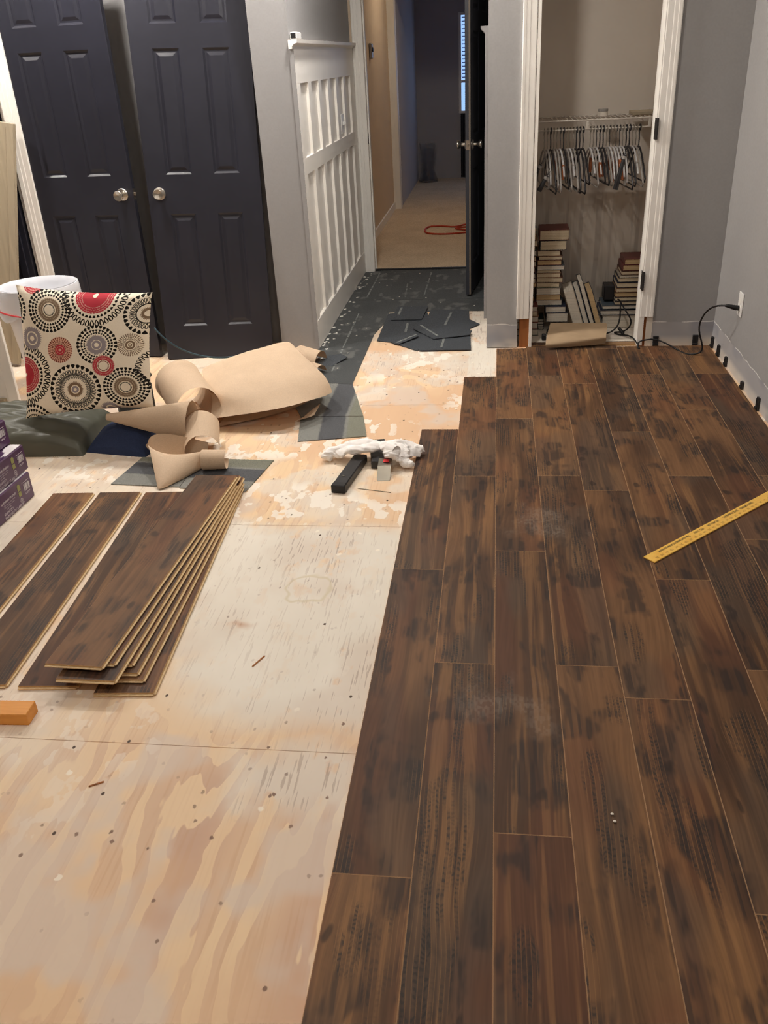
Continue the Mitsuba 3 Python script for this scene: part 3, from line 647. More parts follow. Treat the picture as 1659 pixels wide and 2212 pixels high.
# ------------------------------------------------------------------ cushion pattern
def medallions(uv):
    base = mi.Color3f(c(240, 230, 210)) * (.95 + .1 * noise(uv.x * 500, uv.y * 500))
    K, RED, TAU, GRY = c(26, 24, 20), c(178, 54, 66), c(128, 108, 86), c(150, 142, 146)
    col = base
    cr = lambda x, y: ((x - 170) / 1140, (1340 - y) / 1080)
    def polar(x, y):
        cx, cy = cr(x, y); dx = (uv.x - cx) * 1140; dy = (uv.y - cy) * 1080
        r = dr.sqrt(dx * dx + dy * dy) + 1e-3; return r, dr.atan2(dy, dx)
    def ang(t, n):
        a = t * n / (2 * math.pi); return (a - dr.floor(a) - .5)          # -.5 .. .5 in each petal
    def ring(col, r, a, b, k): return mix(col, k, smoothstep(a - 2, a + 1, r) * smoothstep(b + 2, b - 1, r))
    def drops(col, r, t, r0, L, n, k, w=.40):
        s = (r - r0) / L; half = w * dr.sqrt(dr.maximum(s, 0.)) * smoothstep(1.06, .80, s) * 1.15
        m = smoothstep(.06, -.02, dr.abs(ang(t, n)) - half) * smoothstep(-.02, .02, s) * smoothstep(1.02, .98, s)
        return mix(col, k, m)
    def loops(col, r, t, r0, L, n, k):
        s = (r - r0) / L; half = .43 * dr.power(dr.maximum(s, 1e-4), .8) * dr.sqrt(dr.maximum(1 - s, 0.)) * 2.38
        d = dr.abs(ang(t, n)) - half * 1.0
        m = smoothstep(.07, .01, d) * smoothstep(0., .03, s) * smoothstep(1., .97, s)
        inn = smoothstep(-.20, -.26, d); dot = smoothstep(-.30, -.36, d)
        return mix(col, k, m * (1 - inn * (1 - dot * .0)))
    def gear(col, r, t, a, b, n, k):
        e = b - 14 * (.5 + .5 * dr.cos(t * n)); return ring(col, r, a, 0, k) if False else mix(col, k, smoothstep(a - 2, a + 1, r) * smoothstep(2, -1, r - e))
    def lace(col, r, t, a, b, n, k, w=.55):
        e = b - 5 * (1 - dr.abs(dr.cos(t * n / 2)))
        m = smoothstep(a - 2, a + 1, r) * smoothstep(2, -1, r - e)
        tex = smoothstep(.25, .75, .5 + .5 * dr.cos(t * n + 3.14 * dr.floor((r - a) / 18))) * smoothstep(.3, .7, .5 + .5 * dr.cos((r - a) * 2 * math.pi / 18))
        return mix(mix(col, k, m), base, m * tex * w)
    def rays(col, r, t, r0, r1, n, k, step):
        m = smoothstep(r0 - 2, r0 + 2, r) * smoothstep(r1 + 2, r1 - 2, r)
        q = (r - r0) / step; q = q - dr.floor(q)
        d = smoothstep(.34, .22, dr.abs(ang(t, n))) * smoothstep(.0, .15, q) * smoothstep(1., .8, q)
        return mix(col, k, m * d)
    def taupe_big(col, x, y):
        r, t = polar(x, y); col = lace(col, r, t, 58, 100, 32, TAU, .4); col = drops(col, r, t, 38, 14, 26, K)
        for r0, L, n in ((112, 20, 32), (138, 22, 32), (163, 28, 32)): col = drops(col, r, t, r0, L, n, K)
        return col
    # bottom and top partials first
    r, t = polar(240, 1400); col = drops(drops(drops(col, r, t, 70, 20, 30, K), r, t, 110, 24, 30, K), r, t, 150, 28, 30, K)
    r, t = polar(560, 1400); col = rays(col, r, t, 30, 95, 34, GRY, 16)
    r, t = polar(950, 1345); col = gear(col, r, t, 50, 86, 36, GRY); col = ring(col, r, 12, 36, GRY)
    r, t = polar(320, 212); col = lace(col, r, t, 50, 98, 30, RED, .5)
    col = taupe_big(col, 480, 425); col = taupe_big(col, 1120, 1125)
    r, t = polar(860, 285)
    col = loops(col, r, t, 215, 60, 38, K); col = drops(col, r, t, 176, 22, 36, K); col = lace(col, r, t, 90, 160, 38, RED, .5); col = ring(col, r, 20, 98, RED)
    r, t = polar(205, 972)
    col = loops(col, r, t, 200, 62, 36, K); col = drops(col, r, t, 158, 26, 34, K); col = lace(col, r, t, 80, 150, 36, RED, .5); col = ring(col, r, 14, 88, RED)
    r, t = polar(110, 440); col = loops(col, r, t, 62, 48, 30, K); col = ring(col, r, 96, 112, K); col = drops(col, r, t, 122, 30, 28, K)
    r, t = polar(1305, 450); col = loops(col, r, t, 92, 52, 36, K); col = ring(col, r, 84, 94, K); col = drops(col, r, t, 158, 34, 28, K); col = gear(col, r, t, 28, 60, 30, TAU)
    r, t = polar(1400, 965); col = loops(col, r, t, 140, 54, 34, K)
    r, t = polar(305, 670); col = gear(col, r, t, 58, 100, 34, GRY); col = ring(col, r, 22, 46, GRY)
    r, t = polar(900, 722)
    col = gear(col, r, t, 46, 92, 40, GRY); col = ring(col, r, 20, 40, GRY)
    for r0, L in ((98, 16), (120, 20), (147, 30)): col = drops(col, r, t, r0, L, 30, K)
    r, t = polar(570, 765); col = mix(col, c(214, 150, 128), smoothstep(116, 110, r) * .75); col = rays(col, r, t, 46, 116, 34, c(120, 60, 44), 17); col = ring(col, r, 32, 46, RED); col = ring(col, r, 14, 27, RED)
    r, t = polar(1180, 730); col = rays(col, r, t, 46, 108, 34, TAU, 15); col = ring(col, r, 24, 40, TAU); col = ring(col, r, 8, 16, TAU)
    r, t = polar(950, 915); col = mix(col, base, smoothstep(98, 94, r)); col = lace(col, r, t, 55, 97, 34, RED, .45); col = drops(col, r, t, 38, 12, 26, c(120, 60, 44))
    r, t = polar(680, 1125)
    col = mix(col, base, smoothstep(190, 184, r)); col = loops(col, r, t, 128, 58, 40, K); col = loops(col, r, t, 100, 54, 40, K)
    col = drops(col, r, t, 196, 36, 30, K); col = gear(col, r, t, 42, 76, 32, TAU); col = ring(col, r, 14, 33, GRY)
    return col
mat('cushion', prin(lambda p, n, uv: medallions(uv), .85, .15, sheen=.3))

def pillow(BL, BR, TR, TL, thick, n=40, pinch=.06, seed=1, wr=.006):
    BL, BR, TR, TL = map(np.array, (BL, BR, TR, TL)); nrm = np.cross(BR - BL, TL - BL); nrm /= np.linalg.norm(nrm)
    u, v = np.meshgrid(np.linspace(0, 1, n), np.linspace(0, 1, n), indexing='ij')
    out = []
    for s in (1, -1):
        uu = u - (.5 - u) * -0 ; vv = v
        pu = 4 * u * (1 - u); pv = 4 * v * (1 - v)
        cu = (u - .5) * (1 - pinch * pv ** .8) + .5; cv = (v - .5) * (1 - pinch * pu ** .8) + .5
        P = ((1 - cu) * (1 - cv))[..., None] * BL + (cu * (1 - cv))[..., None] * BR + (cu * cv)[..., None] * TR + ((1 - cu) * cv)[..., None] * TL
        hgt = (pu * pv) ** .42 * thick / 2 + wr * (meshkit.fbm(np.stack([u * 5, v * 4, u * 0 + seed], -1), 3) - .5) * np.minimum(1, pu * pv * 6)
        out.append((P + s * hgt[..., None] * nrm))
    A, B = grid(out[0]), grid(out[1]); B.invert()
    uv = np.stack([u, v], -1).reshape(-1, 2)
    return trimesh.Trimesh(np.vstack([A.vertices, B.vertices]), np.vstack([A.faces, B.faces + len(A.vertices)]), process=False), np.vstack([uv, uv])
k = thing('patterned_cushion', 'big square cream cushion with red, black and taupe circles propped up', 'cushion')
pm, puv = pillow((-2.095, 3.39, .13), (-1.50, 3.43, .165), (-1.45, 3.52, .655), (-2.06, 3.52, .70), .17)
part(k, 'cover', pm, 'mat_cushion', smooth=True, uv=puv)
loopc = [np.array(v) for v in ((-2.095, 3.39, .13), (-1.50, 3.43, .165), (-1.45, 3.52, .655), (-2.06, 3.52, .70))]
# olive sleeping bag and navy pillow under it
def puff(x0, x1, y0, y1, z0, hgt, seed, n=60, yaw=0, wr=.02, pw=.30, ex=5):
    u, v = np.meshgrid(np.linspace(-1, 1, n), np.linspace(-1, 1, n), indexing='ij')
    env = (np.maximum(0, 1 - np.abs(u) ** ex) * np.maximum(0, 1 - np.abs(v) ** ex)) ** pw
    wn = meshkit.fbm(np.stack([u * 2.2, v * 3.2, u * 0 + seed], -1), 4) - .5
    fold = np.abs(np.sin(u * 5 + 3 * meshkit.noise(np.stack([u * 2, v * 2, u * 0 + seed], -1)))) * .25
    x = (x0 + x1) / 2 + u * (x1 - x0) / 2; y = (y0 + y1) / 2 + v * (y1 - y0) / 2
    top = np.stack([x, y, z0 + hgt * env * (.85 + .12 * fold) + wr * wn * env * 2], -1)
    bot = np.stack([x, y, np.full_like(x, z0)], -1)
    A, B = grid(top), grid(bot); B.invert()
    m = trimesh.Trimesh(np.vstack([A.vertices, B.vertices]), np.vstack([A.faces, B.faces + len(A.vertices)]), process=False)
    if yaw:
        cxy = ((x0 + x1) / 2, (y0 + y1) / 2, 0); m.apply_transform(trimesh.transformations.rotation_matrix(math.radians(yaw), [0, 0, 1], cxy))
    return m
solo('sleeping_bag', puff(-2.75, -1.815, 3.27, 3.72, ZS, .150, 3, yaw=2, wr=.045, pw=.42, ex=4), 'mat_olive', 'olive green padded bag lying flat under the patterned cushion', 'bag', smooth=True)
k = thing('navy_pillow', 'navy blue pillow wedged under the patterned cushion and brown paper cone', 'pillow')
part(k, 'cover', puff(-1.79, -1.485, 3.30, 3.62, ZS, .122, 8, yaw=-10, wr=.014, pw=.62, ex=2.8), 'mat_blue_cloth', smooth=True)
# grey tool bag
k = thing('tool_bag', 'grey bag with a black top and orange buckle behind the cushion', 'bag')
part(k, 'body', box(-1.83, -1.665, 3.74, 3.85, ZS, .16, .02), 'mat_grey_bag', smooth=40)
part(k, 'lid', box(-1.835, -1.66, 3.735, 3.855, .161, .20, .015), 'mat_black_plastic', smooth=40)
part(k, 'buckle', lathe([(0, -.02), (.016, -.02), (.016, .02), (0, .02)], 16, frame((-1.665, 3.735, .165), (1, 0, 0), (0, 0, 1), (0, -1, 0))), 'mat_orange', label='orange buckle')
solo('teal_cord', tube([(-1.86, 4.45, .24), (-1.80, 4.45, .17), (-1.72, 4.48, .10), (-1.62, 4.5, .06), (-1.45, 4.52, .05)], .005, 8, 30), 'mat_teal', 'dark teal cord running behind the brown paper', 'cord', smooth=True)

# ------------------------------------------------------------------ kraft paper
k = thing('kraft_paper', 'long curled length of brown kraft paper in front of the navy doors', 'paper')
A = [[(-1.52, 4.30, .02), (-1.37, 4.34, .03), (-1.23, 4.42, .04), (-1.12, 4.50, .04), (-1.07, 4.49, .03)],
     [(-1.508, 4.134, .1), (-1.358, 4.181, .15), (-1.226, 4.254, .17), (-1.119, 4.356, .17), (-1.07, 4.352, .15)],
     [(-1.374, 3.792, .14), (-1.23, 3.816, .17), (-1.086, 3.884, .18), (-.97, 3.986, .18), (-.919, 4.09, .15)],
     [(-1.326, 3.707, .11), (-1.164, 3.642, .14), (-1.024, 3.705, .15), (-.889, 3.798, .15), (-.82, 3.927, .13)],
     [(-1.308, 3.576, .05), (-1.13, 3.568, .08), (-.978, 3.579, .1), (-.857, 3.672, .1), (-.772, 3.842, .08)]]
part(k, 'broad_sheet', net(A, 50, 50, .004, 2), 'mat_kraft', smooth=True)
A2 = [[(-1.25, 3.90, .06), (-1.10, 3.88, .06), (-.98, 3.92, .07), (-.90, 3.98, .08), (-.84, 4.02, .09)],
      [(-1.285, 3.608, 0.0), (-1.16, 3.68, .0), (-1.03, 3.78, .0), (-.91, 3.87, .02), (-.83, 3.94, .06)]]
part(k, 'under_layer', net(A2, 20, 30, .002, 5), 'mat_kraft', smooth=True)
def curl(p0, p1, r0, r1, a0, a1, n=40, m=14, wob=.0, seed=0):
    """part of a tube from p0 to p1, angles measured from straight up, positive towards the viewer's right of the axis"""
    p0, p1 = np.array(p0, float), np.array(p1, float); d = p1 - p0; d /= np.linalg.norm(d)
    u = np.array([0, 0, 1.0]); u -= d * (u @ d); u /= np.linalg.norm(u); s = np.cross(d, u)
    t = np.linspace(0, 1, m); th = np.radians(np.linspace(a0, a1, n)); rows = []
    for q in t:
        r = r0 + (r1 - r0) * q; cpt = p0 + (p1 - p0) * q
        rows.append(cpt + r * (np.cos(th)[:, None] * u + np.sin(th)[:, None] * s))
    P = np.array(rows)
    if wob: P += (meshkit.fbm(P * 8, 2, seed) - .5)[..., None] * wob * np.array([1, 1, 1])
    return grid(P)
part(k, 'roll', curl((-1.565, 3.93, .105), (-1.352, 3.585, .098), .115, .105, -150, 160, wob=.012, seed=1), 'mat_kraft', smooth=True)
part(k, 'cone', curl((-1.70, 3.37, .145), (-1.315, 3.375, .12), .014, .092, -200, 150, wob=.006, seed=3), 'mat_kraft', smooth=True)
part(k, 'bend', curl((-1.31, 3.46, .055), (-1.225, 3.21, .05), .085, .075, -80, 110, wob=.005, seed=4), 'mat_kraft', smooth=True)
E_ = [[(-1.46, 3.225, .10), (-1.40, 3.25, .115), (-1.29, 3.235, .105), (-1.20, 3.23, .085)],
      [(-1.475, 3.215, .075), (-1.41, 3.205, .03), (-1.31, 3.20, .015), (-1.22, 3.21, .02)],
      [(-1.455, 3.195, .085), (-1.36, 3.145, .07), (-1.275, 3.155, .065), (-1.21, 3.19, .06)],
      [(-1.395, 3.073, .05), (-1.306, 3.05, .055), (-1.236, 3.12, .05), (-1.178, 3.19, .05)],
      [(-1.342, 2.96, .0), (-1.295, 2.998, .0), (-1.225, 3.136, .0), (-1.166, 3.277, .0)]]
part(k, 'lower_sheet', net(E_, 50, 34, .002, 7), 'mat_kraft', smooth=True)
part(k, 'small_curl', curl((-1.205, 3.14, .045), (-1.105, 3.15, .043), .042, .040, -30, 250, wob=.003, seed=8), 'mat_kraft', smooth=True)
part(k, 'flap', curl((-1.10, 4.62, .0), (-.965, 4.56, .0), .075, .06, -85, 85, wob=.006, seed=9), 'mat_kraft', smooth=True)
part(k, 'flap', curl((-.99, 4.40, .0), (-.93, 4.36, .0), .05, .045, -85, 85), 'mat_kraft', smooth=True)
part(k, 'torn_scrap', net([[(-.90, 3.72, .0), (-.86, 3.74, .03), (-.82, 3.78, .05)], [(-.93, 3.68, .0), (-.88, 3.68, .012), (-.84, 3.70, .02)]], 8, 8), 'mat_kraft', smooth=True)

# ------------------------------------------------------------------ loose planks
def loose_plank(corner, ang, ztop, idx, label, th=.0105):
    """corner: near right corner (x, y) of the top face; ang: direction of its length in degrees"""
    k = thing('laminate_plank', label, 'plank', 'loose laminate planks on the bare subfloor')
    a = math.radians(ang); d = np.array([math.cos(a), math.sin(a), 0]); r = np.array([math.sin(a), -math.cos(a), 0])
    o = np.array([corner[0], corner[1], ztop]) - r * PW
    M = frame(o, r, d, (0, 0, 1))
    m, uv = plank_mesh(PW, 0, PL, idx, th=.0035); part(k, 'face', xf(m, M), 'mat_plank', uv=uv)
    part(k, 'core', xf(box(.001, PW + .0005, -.0005, PL - .001, -th, -.0035), M), 'mat_hdf', label='tan fibreboard core')
    tg = cat_([box(PW, PW + .006, 0, PL, -.0085, -.0045, .001), box(0, PW, -.006, 0, -.0085, -.0045, .001)])
    part(k + '__core', 'tongue', xf(tg, M), 'mat_hdf')
    return k
mat('hdf', prin(lambda p, n, uv: mix(c(192, 164, 122), c(218, 192, 150), noise(p.x * 200, p.y * 200, p.z * 600)), .7))
zb = ZS + .0112
loose_plank((-1.532, 1.72), 94.5 - 1.5, zb, (21, 1), 'single plank at the left, beside the purple cartons')
loose_plank((-1.337, 1.731), 93.1, zb, (22, 1), 'single plank lying between the carton-side plank and the fanned stack')
loose_plank((-1.132, 1.738), 93.8, zb, (23, 1), 'plank on the subfloor tucked under the left side of the fanned stack')
fan = [((-.905, 1.722), (-.985, 2.913), 'bottom plank of the fanned stack, sticking out furthest right'),
       ((-.947, 1.761), (-.985, 2.955), 'second plank from the bottom of the fanned stack'),
       ((-.967, 1.775), (-.987, 2.968), 'third plank from the bottom of the fanned stack'),
       ((-.990, 1.80), (-.991, 2.99), 'middle plank of the fanned stack'),
       ((-1.003, 1.712), (-.994, 2.905), 'third plank from the top of the fanned stack, jutting towards the camera'),
       ((-1.026, 1.772), (-.996, 2.963), 'second plank from the top of the fanned stack'),
       ((-1.047, 1.742), (-1.0, 2.934), 'top plank of the fanned stack')]
for i, (a, b, lab) in enumerate(fan):
    loose_plank(a, math.degrees(math.atan2(b[1] - a[1], b[0] - a[0])), zb + .0109 * i, (24 + i, 1), lab)

# ------------------------------------------------------------------ purple cartons
def carton(x1, y1, z0, hgt, yaw, label, texty=True):
    k = thing('flooring_carton', label, 'box', 'purple cartons of flooring at the left')
    M = rotz(yaw, (x1, y1, z0))            # local: x to the left is negative, y towards the camera negative
    L, Wd = 1.23, .19
    part(k, 'box', xf(box(-Wd, 0, -L, 0, 0, hgt, .004), M), 'mat_carton', smooth=30)
    part(k, 'shrink_wrap', xf(box(-Wd + .004, -.006, -L + .004, -.006, hgt, hgt + .0012), M), 'mat_carton_top', label='shiny creased plastic wrap')
    SX = frame((.0006, 0, 0), (0, 1, 0), (0, 0, 1), (1, 0, 0))       # lettering plane on the side: reads along +y
    def lay(m, y, z): return xf(xf(move(m, y, z), SX), M)
    s = hgt / .1
    part(k, 'barcode_label', lay(box(-.062, -.02, .045 * s, .072 * s, 0, .0005), 0, 0), 'mat_print_code', label='white barcode label')
    part(k, 'badge', lay(prism([(-.105, .062 * s), (-.085, .062 * s), (-.085, .080 * s), (-.09, .086 * s), (-.10, .086 * s), (-.105, .080 * s)], 0, .0005), 0, 0), 'mat_print_green', label='green badge')
    part(k, 'badge', lay(box(-.105, -.085, .040 * s, .058 * s, 0, .0005), 0, 0), 'mat_print_green', label='green badge')
    ring = lathe([(.0075, 0), (.0095, 0), (.0095, .0005), (.0075, .0005), (.0075, 0)], 24)
    star = prism([(.0055 * (1 if i % 2 == 0 else .45) * math.cos(i * math.pi / 5 + math.pi / 2), .0055 * (1 if i % 2 == 0 else .45) * math.sin(i * math.pi / 5 + math.pi / 2)) for i in range(10)], 0, .0005)
    part(k, 'emblem', lay(cat_([ring, star]), -.095, .024 * s), 'mat_print_white', label='white ring emblem')
    tx = [('20.25 SQ FT / 1.881 m\u00b2', .0085, -.225, .006), ('QUANTITY', .0085, -.225, .021), ('Laminate Walnut', .009, -.228, .062), ('1195 mm x 166 mm x 10 mm', .004, -.215, .052), ('47.05 in x 6.54 in x 0.39 in', .004, -.215, .044), ('www   item', .004, -.20, .036)]
    for t, hh, y, z in tx: part(k, 'lettering', lay(meshkit.text_mesh(t, hh * s, .0005, bold=hh > .006), y, z * s), 'mat_print_white')
    for y0, y1_, z in [(-.07, -.02, .078), (-.06, -.025, .036), (-.06, -.03, .032)]: part(k, 'fine_print', lay(box(y0, y1_, z * s, z * s + .0016, 0, .0005), 0, 0), 'mat_print_white')
carton(-1.842, 2.905, ZS, .108, -1.2, 'bottom purple carton of the stack, on the subfloor')
carton(-1.853, 2.93, ZS + .110, .104, -1.0, 'middle purple carton of the stack')
carton(-1.905, 2.937, ZS + .2165, .10, -2.0, 'top purple carton of the stack')

# ------------------------------------------------------------------ wood block
k = thing('tapping_block', 'short orange-brown wooden block at the left edge, in front of the planks', 'block')
part(k, 'block', xf(box(-.30, 0, 0, .056, 0, .036, .0015), rotz(2.5, (-1.196, 1.588, ZS))), 'mat_block_wood')

# ------------------------------------------------------------------ tools under the rag
k = thing('black_bar_tool', 'long black square-ended tool handle half under the white rag', 'tool')
Mt = rotz(8, (-.60, 2.945, ZS)) @ np.eye(4)
part(k, 'bar', xf(box(-.028, .028, 0, .30, 0, .034, .004), rotz(-9, (-.60, 2.95, ZS))), 'mat_black_plastic', smooth=40)
part(k, 'end_cap', xf(box(-.029, .029, -.008, .03, 0, .035, .004), rotz(-9, (-.60, 2.95, ZS))), 'mat_rubber', smooth=40)
part(k, 'rivet', xf(lathe([(0, .035), (.005, .035), (.005, .036), (0, .036)], 10), rotz(-9, (-.592, 3.03, ZS))), 'mat_steel')
k = thing('pull_bar', 'black pull bar with a bent steel end sticking out of the rag', 'tool')
se = np.array([[(-.463, 3.055, ZS + .001), (-.412, 3.058, ZS + .001)], [(-.464, 3.075, ZS + .012), (-.411, 3.078, ZS + .012)], [(-.466, 3.12, ZS + .038), (-.413, 3.124, ZS + .038)], [(-.468, 3.19, ZS + .040), (-.414, 3.194, ZS + .040)]])
g1 = grid(se); g2 = grid(se + np.array([0, .004, -.004])); g2.invert()
part(k, 'steel_end', cat_([g1, g2]), 'mat_steel', label='bent grey steel end')
part(k, 'label', move(box(-.012, .012, 0, .03, 0, .0008), -.435, 3.145, ZS + .042), 'mat_red', label='small red and white label')
part(k, 'grip', box(-.50, -.425, 3.17, 3.22, ZS, .028, .004), 'mat_black_plastic', smooth=40)
part(k, 'bar', xf(box(-.035, .035, 0, .22, 0, .022, .004), rotz(10, (-.47, 3.215, ZS))), 'mat_black_plastic', smooth=40)
# crumpled rag: thick folds of cloth bunched over each other
def fold(pts, r, seed, flat=.8, n=44):
    m = tube(pts, r, 18, n); v = m.vertices
    d = meshkit.fbm(v * np.array([26, 46, 46]) + seed * 7, 3, seed) - .5
    rg = 1 - np.abs(2 * meshkit.fbm(v * np.array([18, 60, 60]) + seed, 3, seed + 3) - 1)
    nn = np.array(m.vertex_normals); m.vertices = v + nn * (d * .026 + (rg - .6) * .020)[:, None]
    z0 = ZS + .004; vv = m.vertices.copy(); vv[:, 2] = np.maximum(z0 + (vv[:, 2] - z0) * flat, z0)
    w = lambda x0, x1: np.clip((vv[:, 0] - x0) / .035 + 1, 0, 1) * np.clip((x1 - vv[:, 0]) / .035 + 1, 0, 1)
    lift = np.maximum(.036 * w(-.60, -.51), .030 * w(-.515, -.40)); lift = lift * lift * (3 * .036 - 2 * lift) / .036 ** 2
    vv[:, 2] = z0 + (vv[:, 2] - z0) * (1 - .35 * lift / .036) + lift * .95       # the cloth lies over the bars
    m.vertices = vv
    return m
k = thing('white_rag', 'crumpled white cloth rag lying over the black tools', 'cloth')
part(k, 'fold', fold([(-.700, 3.235, .020), (-.655, 3.275, .036), (-.60, 3.272, .046), (-.53, 3.285, .046), (-.475, 3.275, .034)], [.014, .026, .027, .030, .018], 1), 'mat_rag', smooth=True)
part(k, 'fold', fold([(-.665, 3.262, .035), (-.615, 3.232, .040), (-.56, 3.225, .042), (-.51, 3.245, .046), (-.468, 3.262, .036)], [.014, .020, .022, .026, .014], 2), 'mat_rag', smooth=True)
part(k, 'fold', fold([(-.700, 3.232, .014), (-.688, 3.262, .030), (-.678, 3.285, .034)], [.016, .020, .012], 3), 'mat_rag', smooth=True)
part(k, 'fold', fold([(-.455, 3.275, .036), (-.435, 3.245, .060), (-.418, 3.205, .056), (-.412, 3.165, .036)], [.022, .030, .030, .022], 4), 'mat_rag', smooth=True)
part(k, 'fold', fold([(-.425, 3.262, .062), (-.392, 3.268, .072), (-.368, 3.235, .058), (-.378, 3.19, .036), (-.40, 3.165, .028)], [.014, .018, .018, .018, .014], 5), 'mat_rag', smooth=True)
part(k, 'fold', fold([(-.40, 3.25, .040), (-.355, 3.255, .042), (-.318, 3.285, .034), (-.292, 3.298, .026)], [.026, .024, .020, .008], 6), 'mat_rag', smooth=True)
part(k, 'fold', fold([(-.395, 3.195, .026), (-.355, 3.178, .020), (-.335, 3.165, .014)], [.022, .018, .008], 7), 'mat_rag', smooth=True)
part(k, 'loop', curl((-.432, 3.215, .058), (-.395, 3.185, .060), .030, .026, -150, 120, wob=.012, seed=4), 'mat_rag', smooth=True)
part(k, 'tail', net([[(-.41, 3.27, .07), (-.37, 3.295, .068), (-.335, 3.315, .05), (-.298, 3.318, .034)], [(-.41, 3.225, .072), (-.37, 3.235, .066), (-.33, 3.262, .048), (-.295, 3.285, .03)], [(-.40, 3.175, .050), (-.365, 3.18, .040), (-.335, 3.215, .028), (-.305, 3.25, .012)]], 24, 24, .007, 3, 46), 'mat_rag', smooth=True)
solo('thin_wire', tube([(-.53, 2.985, ZS + .002), (-.395, 2.952, ZS + .002)], .0012, 6), 'mat_steel', 'thin bent wire lying on the subfloor beside the black bar tool', 'wire')

# ------------------------------------------------------------------ yardstick
k = thing('yardstick', 'yellow wooden yardstick lying across the new planks', 'ruler')
p0, p1 = np.array([.492, 2.483]), np.array([.52, 2.447]); far = np.array([.985, 2.886])
d = far - p1; d /= np.linalg.norm(d); n_ = np.array([-d[1], d[0]]); YW = .0455
Ms = frame((p1[0], p1[1], .0005), (d[0], d[1], 0), (n_[0], n_[1], 0), (0, 0, 1))
yb = box(0, .86, 0, YW, 0, .0045, .0008)
part(k, 'stick', xf(yb, Ms), 'mat_yardstick', uv=np.asarray(yb.vertices)[:, :2] if False else None)
Mt = Ms @ frame((0, 0, .0045), (-1, 0, 0), (0, -1, 0), (0, 0, 1))     # print reads upside-down from here
for t, s0, hh in [('The most amazing store you know!', .225, .0095), ('993-7100', .300, .0095), ('ATLANTA, GA.', .385, .0095), ('8610 Roswell Rd.', .50, .0095), ('SANDY SPRINGS', .59, .0095)]:
    m = meshkit.text_mesh(t, hh, .0003, bold=True); w_ = m.bounds[1][0]; sc = min(1.0, {'T': .165, '9': .05, 'A': .06, '8': .085, 'S': .075}[t[0]] / w_)
    m.vertices[:, 0] *= sc
    part(k, 'lettering', xf(move(m, -s0, -.036), Mt), 'mat_ink')
for i in range(30):
    part(k, 'figure', xf(move(meshkit.text_mesh(str(36 - i), .008, .0003, bold=True), -.036 - i * .0254, -.0165), Mt), 'mat_ink_faint')

# ------------------------------------------------------------------ closet contents
ORD = ['first', 'second', 'third', 'fourth', 'fifth', 'sixth', 'seventh', 'eighth', 'ninth', 'tenth', 'eleventh', 'twelfth', 'thirteenth', 'fourteenth', 'fifteenth', 'sixteenth', 'seventeenth', 'eighteenth', 'nineteenth', 'twentieth']
def book(x0, x1, y0, y1, z0, z1, ci, pi, label, group, spine='back', M=None):
    k = thing('book', label, 'book', group)
    t = min(.0018, (z1 - z0) * .10)
    cov = [box(x0, x1, y0, y1, z0, z0 + t), box(x0, x1, y0, y1, z1 - t, z1)]
    if spine == 'left': cov.append(box(x0, x0 + .003, y0, y1, z0, z1)); pg = (x0 + .003, x1 - .004, y0 + .003, y1 - .003)
    else: cov.append(box(x0, x1, y1 - .003, y1, z0, z1)); pg = (x0 + .004, x1 - .004, y0 + .004, y1 - .003)
    a, b = cat_(cov), box(*pg, z0 + t, z1 - t)
    if M is not None: a, b = xf(a, M), xf(b, M)
    part(k, 'cover', a, f'mat_book{ci}'); part(k, 'pages', b, f'mat_pages{pi}')
# middle-left stack, top to bottom: (z0, z1, x0, x1)
S2 = [(.527, .583, .246, .412, 1, 0, 'left'), (.471, .524, .250, .400, 0, 0, 'left'), (.439, .469, .236, .368, 6, 0, 'back'), (.417, .438, .243, .380, 2, 0, 'back'), (.387, .416, .237, .377, 1, 2, 'back'), (.360, .386, .237, .393, 3, 1, 'back'), (.344, .359, .237, .372, 5, 0, 'back'), (.317, .343, .235, .374, 6, 0, 'back'),
      (.288, .316, .237, .388, 2, 0, 'back'), (.257, .287, .236, .372, 7, 0, 'back'), (.218, .256, .237, .377, 5, 1, 'back'), (.186, .217, .237, .379, 6, 2, 'back'), (.154, .185, .237, .389, 3, 1, 'back')]
sh = .004
for i, (z0, z1, x0, x1, ci, pi, sp) in enumerate(S2):
    book(x0, x1, 5.10 + rng.uniform(0, .008), 5.30, z0 - sh + 0.001, z1 - sh + .0012, ci, pi, f'book {ORD[i]} from the top of the tall stack in the closet', 'books stacked flat in the closet', sp)
book(.292, .412, 5.085, 5.30, .1135, .1485, 4, 1, 'upper of two wide books under the tall stack', 'books stacked flat in the closet', 'left')
book(.298, .425, 5.075, 5.30, .060, .1130, 0, 1, 'lower of two wide books under the tall stack', 'books stacked flat in the closet', 'left')
z = ZS + .0085; i = 0
for i in range(4):
    h_ = [.016, .014, .018, .012][i]
    book(.235 + .004 * i, .29, 5.13, 5.28, z, z + h_, [3, 4, 0, 7][i], 1, f'thin dark book, {ORD[i]} from the floor beside the wide books', 'books stacked flat in the closet'); z += h_ + .0005
LC = [.615, .588, .543, .511, .488, .458, .43, .398, .365, .336, .308, .284, .27, .236, .202, .173, .114, .08, .04, .002]
for i, (a, b) in enumerate(zip(LC, LC[1:])):
    x1 = .228 + (.0 if i < 15 else .02) + rng.uniform(-.008, .006)
    if a - b > .05: 
        m_ = (a + b) / 2
        book(.09, x1, 5.0, 5.22, m_, a - .001, 1, 1, f'book {ORD[i]} from the top of the stack behind the left casing, upper half', 'books stacked behind the casing'); a = m_
    book(.09 + rng.uniform(0, .01), x1, 5.0 + rng.uniform(0, .01), 5.22, b, a - .001, rng.randrange(8), rng.randrange(3), f'book {ORD[i]} from the top of the stack behind the left casing', 'books stacked behind the casing')
